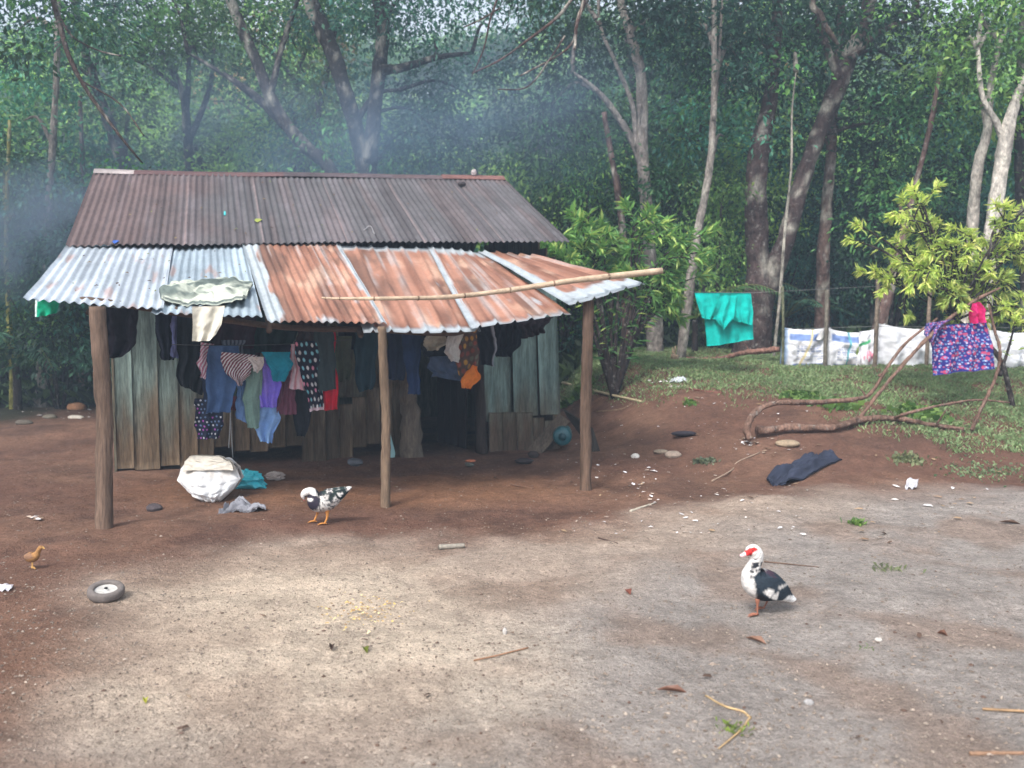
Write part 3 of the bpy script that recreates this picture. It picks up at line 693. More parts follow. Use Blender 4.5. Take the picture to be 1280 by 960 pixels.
def ground_mat():
    m, nt, b = newmat('bare_earth')
    col = N(nt, 'ShaderNodeAttribute', attribute_name='Col').outputs['Color']
    tc = N(nt, 'ShaderNodeTexCoord').outputs['Object']
    for k, (s, a) in enumerate(((1.6, .16), (6, .18), (22, .2), (60, .2), (150, .2))): col = mul_noise(nt, col, s, a, coord=tc, detail=4)
    # scattered grit: small pale and dark grains
    vo = N(nt, 'ShaderNodeTexVoronoi'); vo.inputs['Scale'].default_value = 38; nt.links.new(tc, vo.inputs['Vector'])
    sp = N(nt, 'ShaderNodeSeparateColor'); nt.links.new(vo.outputs['Color'], sp.inputs[0])
    mr = N(nt, 'ShaderNodeMapRange'); mr.inputs[3].default_value = .78; mr.inputs[4].default_value = 1.3; nt.links.new(sp.outputs[0], mr.inputs[0])
    dm = N(nt, 'ShaderNodeMapRange'); dm.inputs[1].default_value = .14; dm.inputs[2].default_value = .30; dm.inputs[3].default_value = 1; dm.inputs[4].default_value = 0; nt.links.new(vo.outputs['Distance'], dm.inputs[0])
    th = N(nt, 'ShaderNodeMath', operation='GREATER_THAN'); th.inputs[1].default_value = .55; nt.links.new(sp.outputs[1], th.inputs[0])
    mu = N(nt, 'ShaderNodeMath', operation='MULTIPLY'); nt.links.new(dm.outputs[0], mu.inputs[0]); nt.links.new(th.outputs[0], mu.inputs[1])
    mm = N(nt, 'ShaderNodeMix', data_type='FLOAT'); nt.links.new(mu.outputs[0], mm.inputs[0]); mm.inputs[2].default_value = 1; nt.links.new(mr.outputs[0], mm.inputs[3])
    cb = N(nt, 'ShaderNodeCombineXYZ')
    for i in range(3): nt.links.new(mm.outputs[0], cb.inputs[i])
    vm = N(nt, 'ShaderNodeVectorMath', operation='MULTIPLY'); nt.links.new(col, vm.inputs[0]); nt.links.new(cb.outputs[0], vm.inputs[1])
    nt.links.new(vm.outputs[0], b.inputs['Base Color']); b.inputs['Roughness'].default_value = .95; b.inputs['Specular IOR Level'].default_value = .15
    h = None
    for s, w in ((5, .035), (18, .024), (55, .015), (130, .008)):
        nz_ = N(nt, 'ShaderNodeTexNoise'); nz_.inputs['Scale'].default_value = s; nz_.inputs['Detail'].default_value = 5; nz_.inputs['Roughness'].default_value = .7
        nt.links.new(tc, nz_.inputs['Vector'])
        ml = N(nt, 'ShaderNodeMath', operation='MULTIPLY'); ml.inputs[1].default_value = w; nt.links.new(nz_.outputs['Fac'], ml.inputs[0])
        if h is None: h = ml.outputs[0]
        else:
            ad = N(nt, 'ShaderNodeMath', operation='ADD'); nt.links.new(h, ad.inputs[0]); nt.links.new(ml.outputs[0], ad.inputs[1]); h = ad.outputs[0]
    m2 = N(nt, 'ShaderNodeMath', operation='MULTIPLY_ADD'); m2.inputs[1].default_value = .006; nt.links.new(mu.outputs[0], m2.inputs[0]); nt.links.new(h, m2.inputs[2])
    bp = N(nt, 'ShaderNodeBump'); bp.inputs['Strength'].default_value = 1.0; bp.inputs['Distance'].default_value = 1.3
    nt.links.new(m2.outputs[0], bp.inputs['Height']); nt.links.new(bp.outputs[0], b.inputs['Normal'])
    return m
tag(link('ground', V, [grid_faces(len(gy), len(gx))], gc.reshape(-1, 3), ground_mat(), origin=np.zeros(3)), kind='structure')

# loose gravel: small stones lying on the surface
def pebbles(n, seed):
    r = np.random.default_rng(seed)
    ico = np.array([[0, 0, 1], [.9, 0, .2], [.28, .85, .2], [-.72, .53, .2], [-.72, -.53, .2], [.28, -.85, .2]])
    tri = np.array([[0, 1, 2], [0, 2, 3], [0, 3, 4], [0, 4, 5], [0, 5, 1]])
    Y = 2.4 + 9.5 * r.random(n) ** 1.9; X = (r.random(n) - .5) * (Y * 1.3)
    fy = np.interp(X, [-9, -4, -2.6, -1.6, -.6, .6, 2, 4, 7], [3.6, 4.6, 5.9, 6.7, 7.0, 7.3, 8.0, 8.5, 9.0])
    keep = r.random(n) < np.where(Y < fy + .3, 1, .3); X, Y = X[keep], Y[keep]; n = len(X)
    s = .0035 + .009 * r.random(n) ** 4
    a = r.random(n) * 6.28; sq = .6 + .8 * r.random((n, 3))
    V = ico[None] * sq[:, None, :] * (1 + .35 * (r.random((n, 6, 1)) - .5)) * s[:, None, None]
    ca, sa = np.cos(a)[:, None], np.sin(a)[:, None]
    V = np.stack([V[..., 0] * ca - V[..., 1] * sa, V[..., 0] * sa + V[..., 1] * ca, V[..., 2] * .7], -1)
    V = V + np.stack([X, Y, tz(X, Y) + .001], -1)[:, None, :]
    F = (tri[None] + (np.arange(n) * 6)[:, None, None]).reshape(-1, 3)
    t = r.random(n)
    C = mixc(lin(112, 98, 87), lin(154, 140, 127), t ** 1.5) * (.7 + .5 * r.random(n))[:, None]
    C = np.where((r.random(n) < .05)[:, None], lin(92, 72, 62), C)
    return V.reshape(-1, 3), [F], np.repeat(C, 6, 0)
V, F, C = pebbles(38000, 3)
tag(link('gravel', V, F, C, M_stone, smooth=False, origin=np.zeros(3)), kind='stuff')

# ------------------------------------------------------------------ weeds and grass
def blades(P, L, W, C, lean, r, up=1.0):
    """Leaf-shaped quads standing at P."""
    n = len(P); a = r.random(n) * 6.283
    d = np.stack([np.cos(a) * lean, np.sin(a) * lean, np.full(n, up) * (1 - .4 * r.random(n))], -1); d /= np.linalg.norm(d, axis=1)[:, None]
    s = np.cross(d, r.normal(size=(n, 3))); s /= np.linalg.norm(s, axis=1)[:, None]
    L = L[:, None]; W = W[:, None]
    V = np.stack([P, P + d * L * .5 + s * W, P + d * L - np.array([0, 0, 1]) * L * .15, P + d * L * .5 - s * W], 1).reshape(-1, 3)
    F = np.arange(n * 4).reshape(-1, 4)
    return V, F, np.repeat(C, 4, 0)
def grass_zone():
    r = np.random.default_rng(5); n = 300000
    X = -.2 + 9.6 * r.random(n); Y = 10.2 + 7.6 * r.random(n); Z = tz(X, Y)
    px, py = proj(np.stack([X, Y, Z], -1).T.reshape(3, -1).T)
    low = np.interp(px, [690, 720, 780, 850, 930, 1000, 1060, 1120, 1180, 1230, 1290], [492, 486, 484, 480, 476, 492, 512, 522, 548, 578, 600])
    nz = fbm(X * 1.6, Y * 1.6, 51, 4)
    dens = ss(22, -12, py - low + (nz - .5) * 70) * ss(-.1, .5, X) * ss(17.8, 16.8, Y) * (.25 + .75 * ss(.36, .5, nz))
    k = r.random(n) < dens
    P = np.stack([X, Y, Z], -1)[k]; n = len(P); h = fbm(P[:, 0] * 2, P[:, 1] * 2, 52, 3)
    L = .028 + .055 * r.random(n) * (.5 + h); t = r.random(n)
    C = mixc(lin(112, 138, 92), lin(168, 184, 132), t * .6 + .5 * (h - .4)); C = np.where((r.random(n) < .12)[:, None], lin(140, 132, 100), C)
    P[:, 2] += .0
    V, F, C = blades(P, L, L * (.09 + .10 * r.random(n)), C, .6, r)
    tag(link('grass', V, [F], C, M_leaf, smooth=False, origin=np.zeros(3)), kind='stuff')
grass_zone()
def tuft(px, py, n, h, spread, label, col=((70, 104, 52), (130, 160, 80)), name='grass_tuft', cat='weed', leafw=.08):
    r = np.random.default_rng(int(px * 7 + py)); g = gnd(px, py)
    P = g + np.column_stack([r.normal(size=n) * spread, r.normal(size=n) * spread * .8, np.zeros(n)]); P[:, 2] = tz(P[:, 0], P[:, 1]) - .004
    L = h * (.5 + .7 * r.random(n)); C = mixc(lin(*col[0]), lin(*col[1]), r.random(n))
    V, F, C = blades(P, L, L * (leafw + leafw * r.random(n)), C, .7, r)
    tag(link(name, V, [F], C, M_leaf, smooth=False), label, cat)
tuft(1070, 655, 90, .075, .035, 'bright green grass tuft where the brown dirt meets the pale gravel')
tuft(1113, 712, 60, .06, .06, 'sparse low grass tuft on gravel beyond the standing duck', ((92, 104, 70), (140, 146, 104)))
tuft(918, 912, 70, .035, .03, 'mossy green sprig beside the bent straw in the gravel', ((96, 120, 50), (150, 170, 70)))
tuft(1083, 810, 14, .03, .02, 'tiny green sprig in gravel below the standing duck', ((84, 110, 60), (130, 150, 90)))
tuft(1000, 498, 220, .12, .12, 'leafy weed clump on bare dirt inside the fallen branch loop', leafw=.22)
tuft(1045, 508, 220, .13, .13, 'leafy weed clump beside the middle of the fallen branch', leafw=.22)
tuft(1150, 520, 240, .14, .14, 'leafy weed clump beneath the floral cloth', leafw=.22)
tuft(722, 496, 180, .16, .10, 'green weed clump growing by the shack corner and bamboo stick', leafw=.16)
tuft(862, 505, 80, .08, .05, 'small weed on the dirt slope below the teal shirt', leafw=.2)
tuft(880, 578, 110, .07, .06, 'grey green weed among the white scraps on the dirt', ((78, 88, 70), (120, 128, 100)), leafw=.2)
tuft(1135, 575, 140, .08, .10, 'dusty weed patch above the paper scrap on the dirt', ((96, 106, 76), (140, 146, 104)), leafw=.18)
tuft(1230, 590, 420, .05, .25, 'weed patch at the foot of the thin bent sapling', ((92, 116, 84), (140, 158, 112)), leafw=.16)

# ------------------------------------------------------------------ small things lying about
def on(px, py, l=0): return gnd(px, py) + np.array([0, 0, l])
def stick(name, label, cat, pts, w0, w1, col, n=18, lump=.15, lift=.006, mat=None):
    P = [on(x, y, lift + (e[0] if e else 0)) for (x, y, *e) in pts]
    mb = MB(); tube(mb, P, np.linspace(w0, w1, len(P)), lin(*col), n=n, k=7, lump=lump, seed=int(pts[0][0]))
    return tag(mb.obj(name, mat or M_pole), label, cat)
stick('bamboo_stick', 'pale bamboo stick resting across the weeds beside the shack corner', 'stick', [(703, 485, .10), (750, 494, .04), (803, 503)], .026, .02, (160, 146, 118))
stick('straw', 'long bent dry straw folded at a sharp angle on grey gravel', 'straw', [(882, 871), (905, 884), (928, 891), (936, 897)], .004, .006, (168, 142, 104)); 
stick('straw', 'dry straw forming the lower arm below the bent straw fold', 'straw', [(938, 898), (925, 915), (898, 938)], .006, .003, (158, 132, 96))
stick('twig', 'thin reddish twig lying on the open gravel in front of the shack', 'twig', [(592, 827), (620, 821), (660, 811)], .004, .004, (146, 110, 84))
stick('twig', 'dark thin twig behind the standing duck tail', 'twig', [(955, 703), (985, 706), (1024, 710)], .006, .003, (98, 78, 66))
stick('twig', 'short dark twig near the middle of the yard edge', 'twig', [(748, 673), (772, 680)], .006, .004, (84, 66, 58))
stick('twig', 'brown curved twig on the porch floor before the doorway', 'twig', [(618, 597), (640, 606), (667, 611)], .009, .006, (112, 84, 68))
stick('pipe_offcut', 'short grey offcut of pipe lying in front of the porch', 'pipe', [(549, 687), (580, 685)], .021, .019, (148, 140, 128), lump=.05, lift=.018)
stick('twig', 'pale forked twig across the dirt beside the white scraps', 'twig', [(890, 602), (915, 588), (922, 578), (950, 566)], .009, .006, (150, 130, 112))
stick('wood_sliver', 'pale split wood sliver lying on the dirt slope', 'wood sliver', [(788, 640), (805, 634), (820, 629)], .013, .006, (176, 166, 150))
stick('twig', 'twig on the dirt just under the bamboo stick', 'twig', [(745, 515), (775, 512), (790, 505)], .008, .005, (140, 120, 96))
stick('stick', 'reddish stick near the top of the dirt slope', 'stick', [(858, 486), (880, 489), (902, 492)], .014, .01, (112, 70, 62))
stick('stick', 'broken stick by the lower edge of the gravel', 'stick', [(1212, 944), (1280, 943)], .009, .007, (136, 106, 84))
stick('stick', 'brown stalk lying in the gravel just beyond the broken stick', 'stick', [(1228, 888), (1285, 891)], .006, .006, (146, 118, 88))
stick('root', 'gnarled red root end sticking from the earth near the left tyre side', 'root', [(20, 795), (24, 798)], .004, .003, (110, 76, 60)) if False else None
def chip(px, py, L, W, col, name, label, cat, rot=0, up=.02):
    leafbit(on(px, py, .006), np.array([0, 0, 1.]), L, W, lin(*col), name, label, cat, up, rot)
chip(785, 742, .07, .045, (140, 84, 70), 'dry_leaf', 'reddish dry leaf on the gravel left of the standing duck', 'leaf', .3)
chip(945, 803, .11, .035, (130, 100, 84), 'bark_chip', 'curled bark chip on the gravel below the standing duck', 'bark', .9)
chip(840, 866, .13, .03, (142, 102, 84), 'dry_leaf', 'narrow brown dry leaf beside the bent straw', 'leaf', 1.5)
chip(457, 815, .05, .035, (112, 120, 44), 'green_leaf', 'small olive leaf lying on the open gravel', 'leaf', .5)
chip(182, 879, .03, .025, (190, 190, 70), 'yellow_leaf', 'tiny yellow leaf on the pale patch of earth', 'leaf', .5)
chip(600, 670, .06, .03, (176, 150, 110), 'dry_leaf', 'tan dry leaf near the pipe offcut', 'leaf', .5) if False else None
chip(1178, 795, .05, .03, (104, 76, 64), 'bark_chip', 'dark bark chip on the gravel towards the road side', 'bark', 1.2)
chip(415, 812, .06, .03, (70, 56, 50), 'bark_chip', 'dark curl of bark near the corn crumbs', 'bark', .2)
chip(1262, 655, .16, .04, (92, 74, 64), 'bark_chip', 'long dark bark chip on the dirt far side of the gravel', 'bark', 1.4)
def stone(px, py, rad, col, name, label, cat, seed=1, mat=None, amp=.15):
    g = on(px, py); V, F = blob(g + np.array([0, 0, rad[2] * .45]), rad, seed, amp, nu=28, nv=16)
    return tag(link(name, V, F, lin(*col) * (1 + .0), mat or M_stone), label, cat)
stone(193, 638, (.072, .06, .045), (74, 66, 68), 'stone', 'dark rounded stone on the porch floor near the white sack', 'stone', 2)
stone(841, 571, (.10, .07, .05), (150, 134, 120), 'stone', 'pale brown stone in the hollow of the dirt slope', 'stone', 3)
stone(826, 566, (.09, .05, .03), (138, 124, 108), 'stone', 'flat stone wedged beside the pale brown stone', 'stone', 7)
stone(794, 572, (.05, .04, .035), (214, 208, 200), 'stone', 'round whitish stone on the dirt near the outer porch post', 'stone', 4)
stone(984, 557, (.15, .10, .05), (146, 128, 106), 'stone_slab', 'ochre stone slab lying beneath the end of the fallen branch', 'stone', 6, amp=.1)
stone(565, 690, (.02, .02, .02), (120, 110, 100), 'pebble', 'pebble', 'stone') if False else None
stone(1011, 880, (.022, .018, .014), (150, 146, 144), 'stone', 'small grey stone alone on the gravel', 'stone', 9)
stone(1098, 801, (.020, .016, .012), (186, 178, 170), 'stone', 'small pale stone on the gravel beyond the bark chip', 'stone', 12)
stone(631, 792, (.012, .018, .022), (176, 170, 164), 'stone', 'small upright pale stone beside the reddish twig', 'stone', 13)
stone(480, 430 + 0, (.01, .01, .01), (1, 1, 1), 'x', 'x', 'x') if False else None
# dark shoe sole on the slope, sandals at the door, tin
mb = MB(); p = [on(842, 548, .03), on(855, 546, .045), on(868, 545, .03)]
V, F = blob((p[0] + p[2]) / 2 + ZZ * .015, (.16, .06, .035), 5, .08); a = .2; mb.add(V, F, lin(44, 40, 46)); tag(mb.obj('old_shoe', M_rubber), 'old black shoe lying on the dirt slope', 'shoe')
g = on(587, 584); V, F = blob(g + ZZ * .035, (.055, .05, .03), 8, .1); tn = thing('broken_pot', g, 'broken red clay and grey pot piece on the doorstep', 'pot'); link('pot_base', V, F, lin(92, 92, 84), M_stone, tn)
V, F = blob(g + ZZ * .075 + Ux * .01, (.062, .05, .016), 9, .12); link('pot_rim', V, F, lin(188, 116, 88), M_stone, tn)
g = on(655, 580)
mb = MB(); V, F = blob(g + ZZ * .035, (.11, .055, .035), 2, .22); mb.add(V, F, lin(54, 48, 50)); tag(mb.obj('worn_boot', M_rubber), 'worn dark boot left at the foot of the painted boards', 'boot')
g = on(667, 572)
mb = MB(); V, F = blob(g + ZZ * .04, (.07, .05, .045), 12, .25); mb.add(V, F, lin(66, 56, 54)); tag(mb.obj('muddy_shoe', M_rubber), 'muddy shoe tucked beneath the leaning plank', 'shoe')
g = on(444, 583); V, F = blob(g + ZZ * .05, (.09, .05, .05), 15, .2); tag(link('bottle_scrap', V, F, lin(84, 86, 92), M_plastic), 'crushed grey bottle under the gap in the wall boards', 'bottle')
# leaning planks, dark board and barrel at the corner
mb = MB()
def plank(mb, a, b, wdir, w, th, C):
    a, b, wdir = np.asarray(a), np.asarray(b), np.asarray(wdir); L = b - a; ln = np.linalg.norm(L); ax = L / ln
    ay = wdir - ax * (wdir @ ax); ay /= np.linalg.norm(ay); box(mb, (a + b) / 2, ax, ay, np.cross(ax, ay), ln, w, th, C)
plank(mb, hp(662, 572, .10), hp(706, 522, .12), Nn * .55 + Ux * .8, .19, .03, lin(104, 92, 80)); o = mb.obj('leaning_plank', M_wood, smooth=False); tag(o, 'short grey plank leaning slantwise against the bottom corner of the shack', 'plank')
mb = MB(); q0, q1, q2, q3 = hp(706, 511, .30), hp(751, 543, .62), hp(753, 582, .66), hp(742, 578, .52)
V = [hp(704, 512, .22), hp(738, 535, .62), hp(752, 580, .66), hp(742, 582, .60), hp(728, 548, .40), hp(708, 520, .25)]
th = Ux * .03 + Nn * .01
VV = V + [v + th for v in V]; mb.add(VV, [np.array([[0, 1, 2, 3, 4, 5]]), np.array([[11, 10, 9, 8, 7, 6]]), np.array([[i, (i + 6), (i + 1) % 6 + 6, (i + 1) % 6] for i in range(6)])], lin(62, 58, 54)); tag(mb.obj('leaning_board', M_wood, smooth=False), 'dark board leaning outward from the shack corner over the teal barrel', 'board')
bt = thing('barrel', on(704, 562), 'teal plastic barrel lying under the leaning board', 'barrel')
mb = MB(); c0 = hp(703, 546, .30); ax = (Ux * .35 - Nn * .94); 
tube(mb, [c0, c0 + ax * .02, c0 + ax * .06, c0 + ax * .25, c0 + ax * .44, c0 + ax * .46], [.085, .112, .122, .126, .118, .09], lin(44, 96, 104), n=30, k=20, lump=0); mb.obj('drum', M_plastic, bt)
mb = MB(); tube(mb, [c0 - ax * .02, c0 + ax * .012], .05, lin(34, 76, 84), n=3, k=16, lump=0); mb.obj('bung', M_plastic, bt)
mb = MB(); V = [hp(480, 540, .10), hp(486, 535, .10), hp(494, 566, .14), hp(493, 574, .15), hp(487, 575, .14)]
VV = V + [v + Nn * .012 for v in V]; mb.add(VV, [np.array([[0, 1, 2, 3, 4]]), np.array([[9, 8, 7, 6, 5]]), np.array([[i, i + 5, (i + 1) % 5 + 5, (i + 1) % 5] for i in range(5)])], lin(150, 190, 190)); tag(mb.obj('plastic_offcut', M_plastic, smooth=False), 'pale turquoise plastic offcut leaning on the boards behind the middle post', 'plastic')

# wheel
g = on(127, 752); c = g + np.array([0, .06, .045])
wt = thing('cart_wheel', g, 'small grey rubber wheel lying flat on the dirt', 'wheel')
tl = np.array([.10, -.22, 1.]); tl /= np.linalg.norm(tl); ta = np.cross(tl, [0, 1, 0]); ta /= np.linalg.norm(ta); tb = np.cross(tl, ta)
a = np.linspace(0, 2 * np.pi, 48, endpoint=False); bq = np.linspace(0, 2 * np.pi, 16, endpoint=False)
Rm, rm = .083, .021
rr = (Rm + rm * np.sign(np.cos(bq)) * np.abs(np.cos(bq)) ** .7)[None, :]; hh = (rm * 1.25 * np.sign(np.sin(bq)) * np.abs(np.sin(bq)) ** .7)[None, :] + 0 * a[:, None]
V = c + ta * (rr * np.cos(a)[:, None])[..., None] + tb * (rr * np.sin(a)[:, None])[..., None] + tl * hh[..., None]
i = np.arange(48)[:, None]; j = np.arange(16)[None, :]; i2 = (i + 1) % 48; j2 = (j + 1) % 16
link('tyre', V.reshape(-1, 3), [np.stack([i * 16 + j, i2 * 16 + j, i2 * 16 + j2, i * 16 + j2], -1).reshape(-1, 4)], lin(104, 96, 92), M_rubber, wt)
rad = np.array([0, .012, .014, .022, .03, .048, .062, .066]); hgt = np.array([.016, .016, .006, .004, .006, .004, .008, .012])
V = c + ta * (rad[None, :] * np.cos(a)[:, None])[..., None] + tb * (rad[None, :] * np.sin(a)[:, None])[..., None] + tl * (hgt[None, :] + .003 * (np.cos(5 * a)[:, None] > .2) * (rad > .02) * (rad < .06))[..., None]
j = np.arange(7)[None, :]
rimo = link('rim', V.reshape(-1, 3), [np.stack([i * 8 + j, i2 * 8 + j, i2 * 8 + j + 1, i * 8 + j + 1], -1).reshape(-1, 4)], lin(176, 172, 166), M_plastic, wt)
mb = MB(); tube(mb, [c + tl * .004, c + tl * .022], .010, lin(44, 42, 42), n=3, k=12, lump=0); mb.obj('hub', M_rubber, rimo)

# sack, bag, rag, clear wrapper
FYn = np.array([0, -1., 0])
g = on(262, 628)
sk = thing('white_sack', g, 'slumped white woven sack on the porch floor, its mouth folded over', 'sack')
def skp(Yo): return lambda x, y: atY(x, y, g[1] + Yo + .30 * (628 - y) / 56)
def skc(u, v):
    C = mixc(lin(226, 225, 224), lin(196, 178, 154), .7 * ss(.5, .66, fbm(u * 4 + 4, v * 5, 25, 3)) * ss(.5, .1, v))
    return mixc(C, lin(170, 136, 108), .6 * ss(.86, 1.0, v + .12 * (fbm(u * 9, v * 9, 26, 3) - .5)))
V, F, C = clothmesh([(236, 573), (228, 584), (221, 600), (236, 615), (258, 628)], [(284, 574), (297, 585), (301, 598), (292, 611), (274, 627)], skp(.05), skc, .008, 7, 3, 50, 70, th=.10, puff=.17, rum=.06, nrm=FYn)
link('sack_body', V, F, C, M_sack, sk)
V, F, C = clothmesh([(238, 570), (231, 577), (229, 588)], [(274, 570), (289, 578), (292, 588)], skp(-.09), flatc(lin(218, 209, 194), .12, 7), .008, 2, 6, 30, 50, th=.05, puff=.05, rum=.03, nrm=FYn)
V2 = V
link('sack_collar', V, F, C, M_sack, sk)
g = on(309, 609)
def crumple(c, rad, seed, n=9):
    V, F = blob((0, 0, 0), rad, seed, .42, 2.6, 26, 15)
    q = np.array(rad) / n * 2; V = np.round(V / q) * q * .35 + V * .65
    V[:, 2] = np.maximum(V[:, 2], -rad[2] * .75); return V + c, F
V, F = crumple(g + ZZ * .07, (.17, .12, .10), 31); V[:, 0] += .06 * ss(.0, .1, g[2] + .08 - V[:, 2]) * np.sign(V[:, 0] - g[0])
C = mixc(lin(26, 150, 170), lin(80, 190, 200), fbm(V[:, 0] * 14, V[:, 2] * 14, 3, 3)); tag(link('turquoise_bag', V, F, C, M_plastic, smooth=False), 'crumpled turquoise plastic bag against the white sack', 'bag')
V, F = crumple(on(344, 600) + ZZ * .04, (.10, .06, .05), 35); tag(link('clear_wrapper', V, F, lin(140, 128, 122), M_plastic, smooth=False), 'dull clear wrapper on the floor by the wall boards', 'wrapper')
def layflat(name, label, cat, L, Rr, col, mat, puff=.03, amp=.012, k=4, seed=1, th=.02, nr=40, nc=40, rum=0):
    V, F, C = clothmesh(L, Rr, lambda x, y: gnd(x, y) + ZZ * (th + .008), col, amp, k, seed, nr, nc, th=th, puff=puff, nrm=ZZ, rum=rum)
    return tag(link(name, V, F, C, mat), label, cat)
layflat('grey_rag', 'twisted grey rag lying on the dirt porch floor', 'rag', [(285, 634), (278, 640), (271, 642)], [(300, 627), (330, 634), (333, 640), (312, 641)], flatc(lin(128, 128, 134), .3, 3), M_cloth, .03, .008, 2, 4, .01, 50, 60, .09)
layflat('dark_trousers', 'dark navy trousers leg lying flat on the dirt slope', 'trousers', [(1006, 571), (982, 585), (958, 600), (962, 608)], [(1040, 567), (1053, 575), (1030, 586), (1005, 600), (985, 607)], flatc(lin(48, 52, 66), .3, 3), M_cloth, .05, .02, 2, 5, .015, 60, 50, .07)
layflat('paper_scrap', 'bright white paper scrap at the edge of the dirt yard', 'paper', [(0, 733), (-2, 739)], [(17, 733), (14, 739)], flatc(lin(226, 220, 226), .05, 3), M_plastic, .015, .006, 2, 6, .003, 12, 16)
layflat('tissue', 'torn white tissue on the dirt below the fallen branch', 'tissue', [(1133, 602), (1131, 612)], [(1148, 600), (1146, 612)], flatc(lin(186, 184, 188), .1, 3), M_cloth, .02, .006, 1, 7, .004, 24, 26, .04)
layflat('white_bag', 'flattened white plastic on the weeds below the teal shirt', 'plastic bag', [(838, 475), (836, 479)], [(858, 474), (860, 479)], flatc(lin(180, 184, 188), .1, 3), M_plastic, .02, .006, 1, 8, .004, 24, 26, .05)
# corn crumbs and scattered bits
def litter(name, spots, seed, kind='stuff'):
    mb = MB(); r = np.random.default_rng(seed)
    for (x, y, L, W, col) in spots:
        g = on(x, y, .011); a = r.random() * 6.28; b = (r.random(3) - .5) * .5; nrm = np.array([b[0], b[1], 1.]); nrm /= np.linalg.norm(nrm)
        t = np.cross(nrm, [math.cos(a), math.sin(a), 0]); t /= np.linalg.norm(t); s = np.cross(nrm, t)
        V = [g + t * x_ * L + s * y_ * W + nrm * z_ for (x_, y_, z_) in ((-.5, -.2, .002), (-.1, -.5, .006), (.5, -.3, .003), (.4, .4, .008), (-.2, .5, .004), (0, 0, L * .18))]
        mb.add(V, np.array([[0, 1, 5], [1, 2, 5], [2, 3, 5], [3, 4, 5], [4, 0, 5]]), lin(*col) * (.8 + .3 * r.random()))
    tag(mb.obj(name, M_cloth, smooth=False), kind=kind)
r = random.Random(4)
W_ = [(214, 208, 206), (196, 188, 182), (170, 152, 138), (224, 220, 222)]
sp = []
for _ in range(280):
    x = r.uniform(700, 1010); y = r.uniform(480, 670)
    if abs(x - 960) < 60 and 565 < y < 612: continue
    L = r.choice((.015, .02, .03, .03, .05)); sp.append((x, y, L, L * r.uniform(.4, .8), r.choice(W_)))
for (cx, cy, n, dx, dy) in ((935, 552, 14, 16, 6), (960, 565, 8, 22, 8), (800, 480, 0, 1, 1), (825, 482, 26, 60, 10), (845, 478, 14, 50, 8), (805, 600, 10, 20, 14), (80, 520, 26, 50, 10), (105, 512, 10, 30, 6), (45, 650, 9, 8, 4), (1180, 620, 14, 80, 25)):
    for _ in range(n): L = r.choice((.025, .04, .06, .09)); sp.append((cx + r.gauss(0, dx * .5), cy + r.gauss(0, dy * .5), L, L * r.uniform(.3, .7), r.choice(W_ + [(150, 130, 110), (128, 108, 92)])))
for _ in range(110): x, y = r.uniform(690, 1280), r.uniform(480, 680); L = r.choice((.03, .05, .08)); sp.append((x, y, L, L * r.uniform(.2, .5), r.choice([(128, 104, 84), (96, 74, 60), (150, 126, 100)])))
for _ in range(60): x, y = r.uniform(0, 1280), r.uniform(640, 955); L = r.choice((.012, .018, .03, .05)); sp.append((x, y, L, L * r.uniform(.2, .5), r.choice([(140, 122, 102), (110, 90, 76), (90, 72, 62), (160, 146, 128)])))
litter('litter', sp, 5)
litter('corn_crumbs', [(r.gauss(455, 28), r.gauss(766, 11), r.uniform(.012, .028), r.uniform(.008, .015), r.choice([(206, 176, 110), (190, 160, 110), (220, 200, 150), (150, 120, 80)])) for _ in range(130)], 6)
g = on(985, 549)

# ------------------------------------------------------------------ birds
def loft(rings, pxm, origin, view, k=28, n=90):
    """A continuous body through rings (x, z, half height, half width), in the bird's own side plane."""
    Rg = crom(np.array([(x, y, h, w, *(e if e else (0,))) for (x, y, h, w, *e) in rings], float), n)
    X, Z, Hh, Ww, OO = Rg.T; Hh = np.maximum(Hh, .5); Ww = np.maximum(Ww, .5)
    tx = np.gradient(X); tzv = np.gradient(Z); L = np.hypot(tx, tzv) + 1e-9; tx, tzv = tx / L, tzv / L
    a = np.linspace(0, 2 * np.pi, k, endpoint=False)
    lx = X[:, None] - tzv[:, None] * Hh[:, None] * np.cos(a); lz = Z[:, None] + tx[:, None] * Hh[:, None] * np.cos(a); ly = OO[:, None] + Ww[:, None] * np.sin(a)
    loc = np.stack([lx, ly, lz], -1).reshape(-1, 3)
    i = np.arange(n - 1)[:, None] * k; j = np.arange(k)[None, :]; j2 = (j + 1) % k
    F = np.stack([i + j, i + j2, i + k + j2, i + k + j], -1).reshape(-1, 4)
    return loc, [F, np.arange(k)[::-1][None, :], (np.arange(k) + (n - 1) * k)[None, :]]
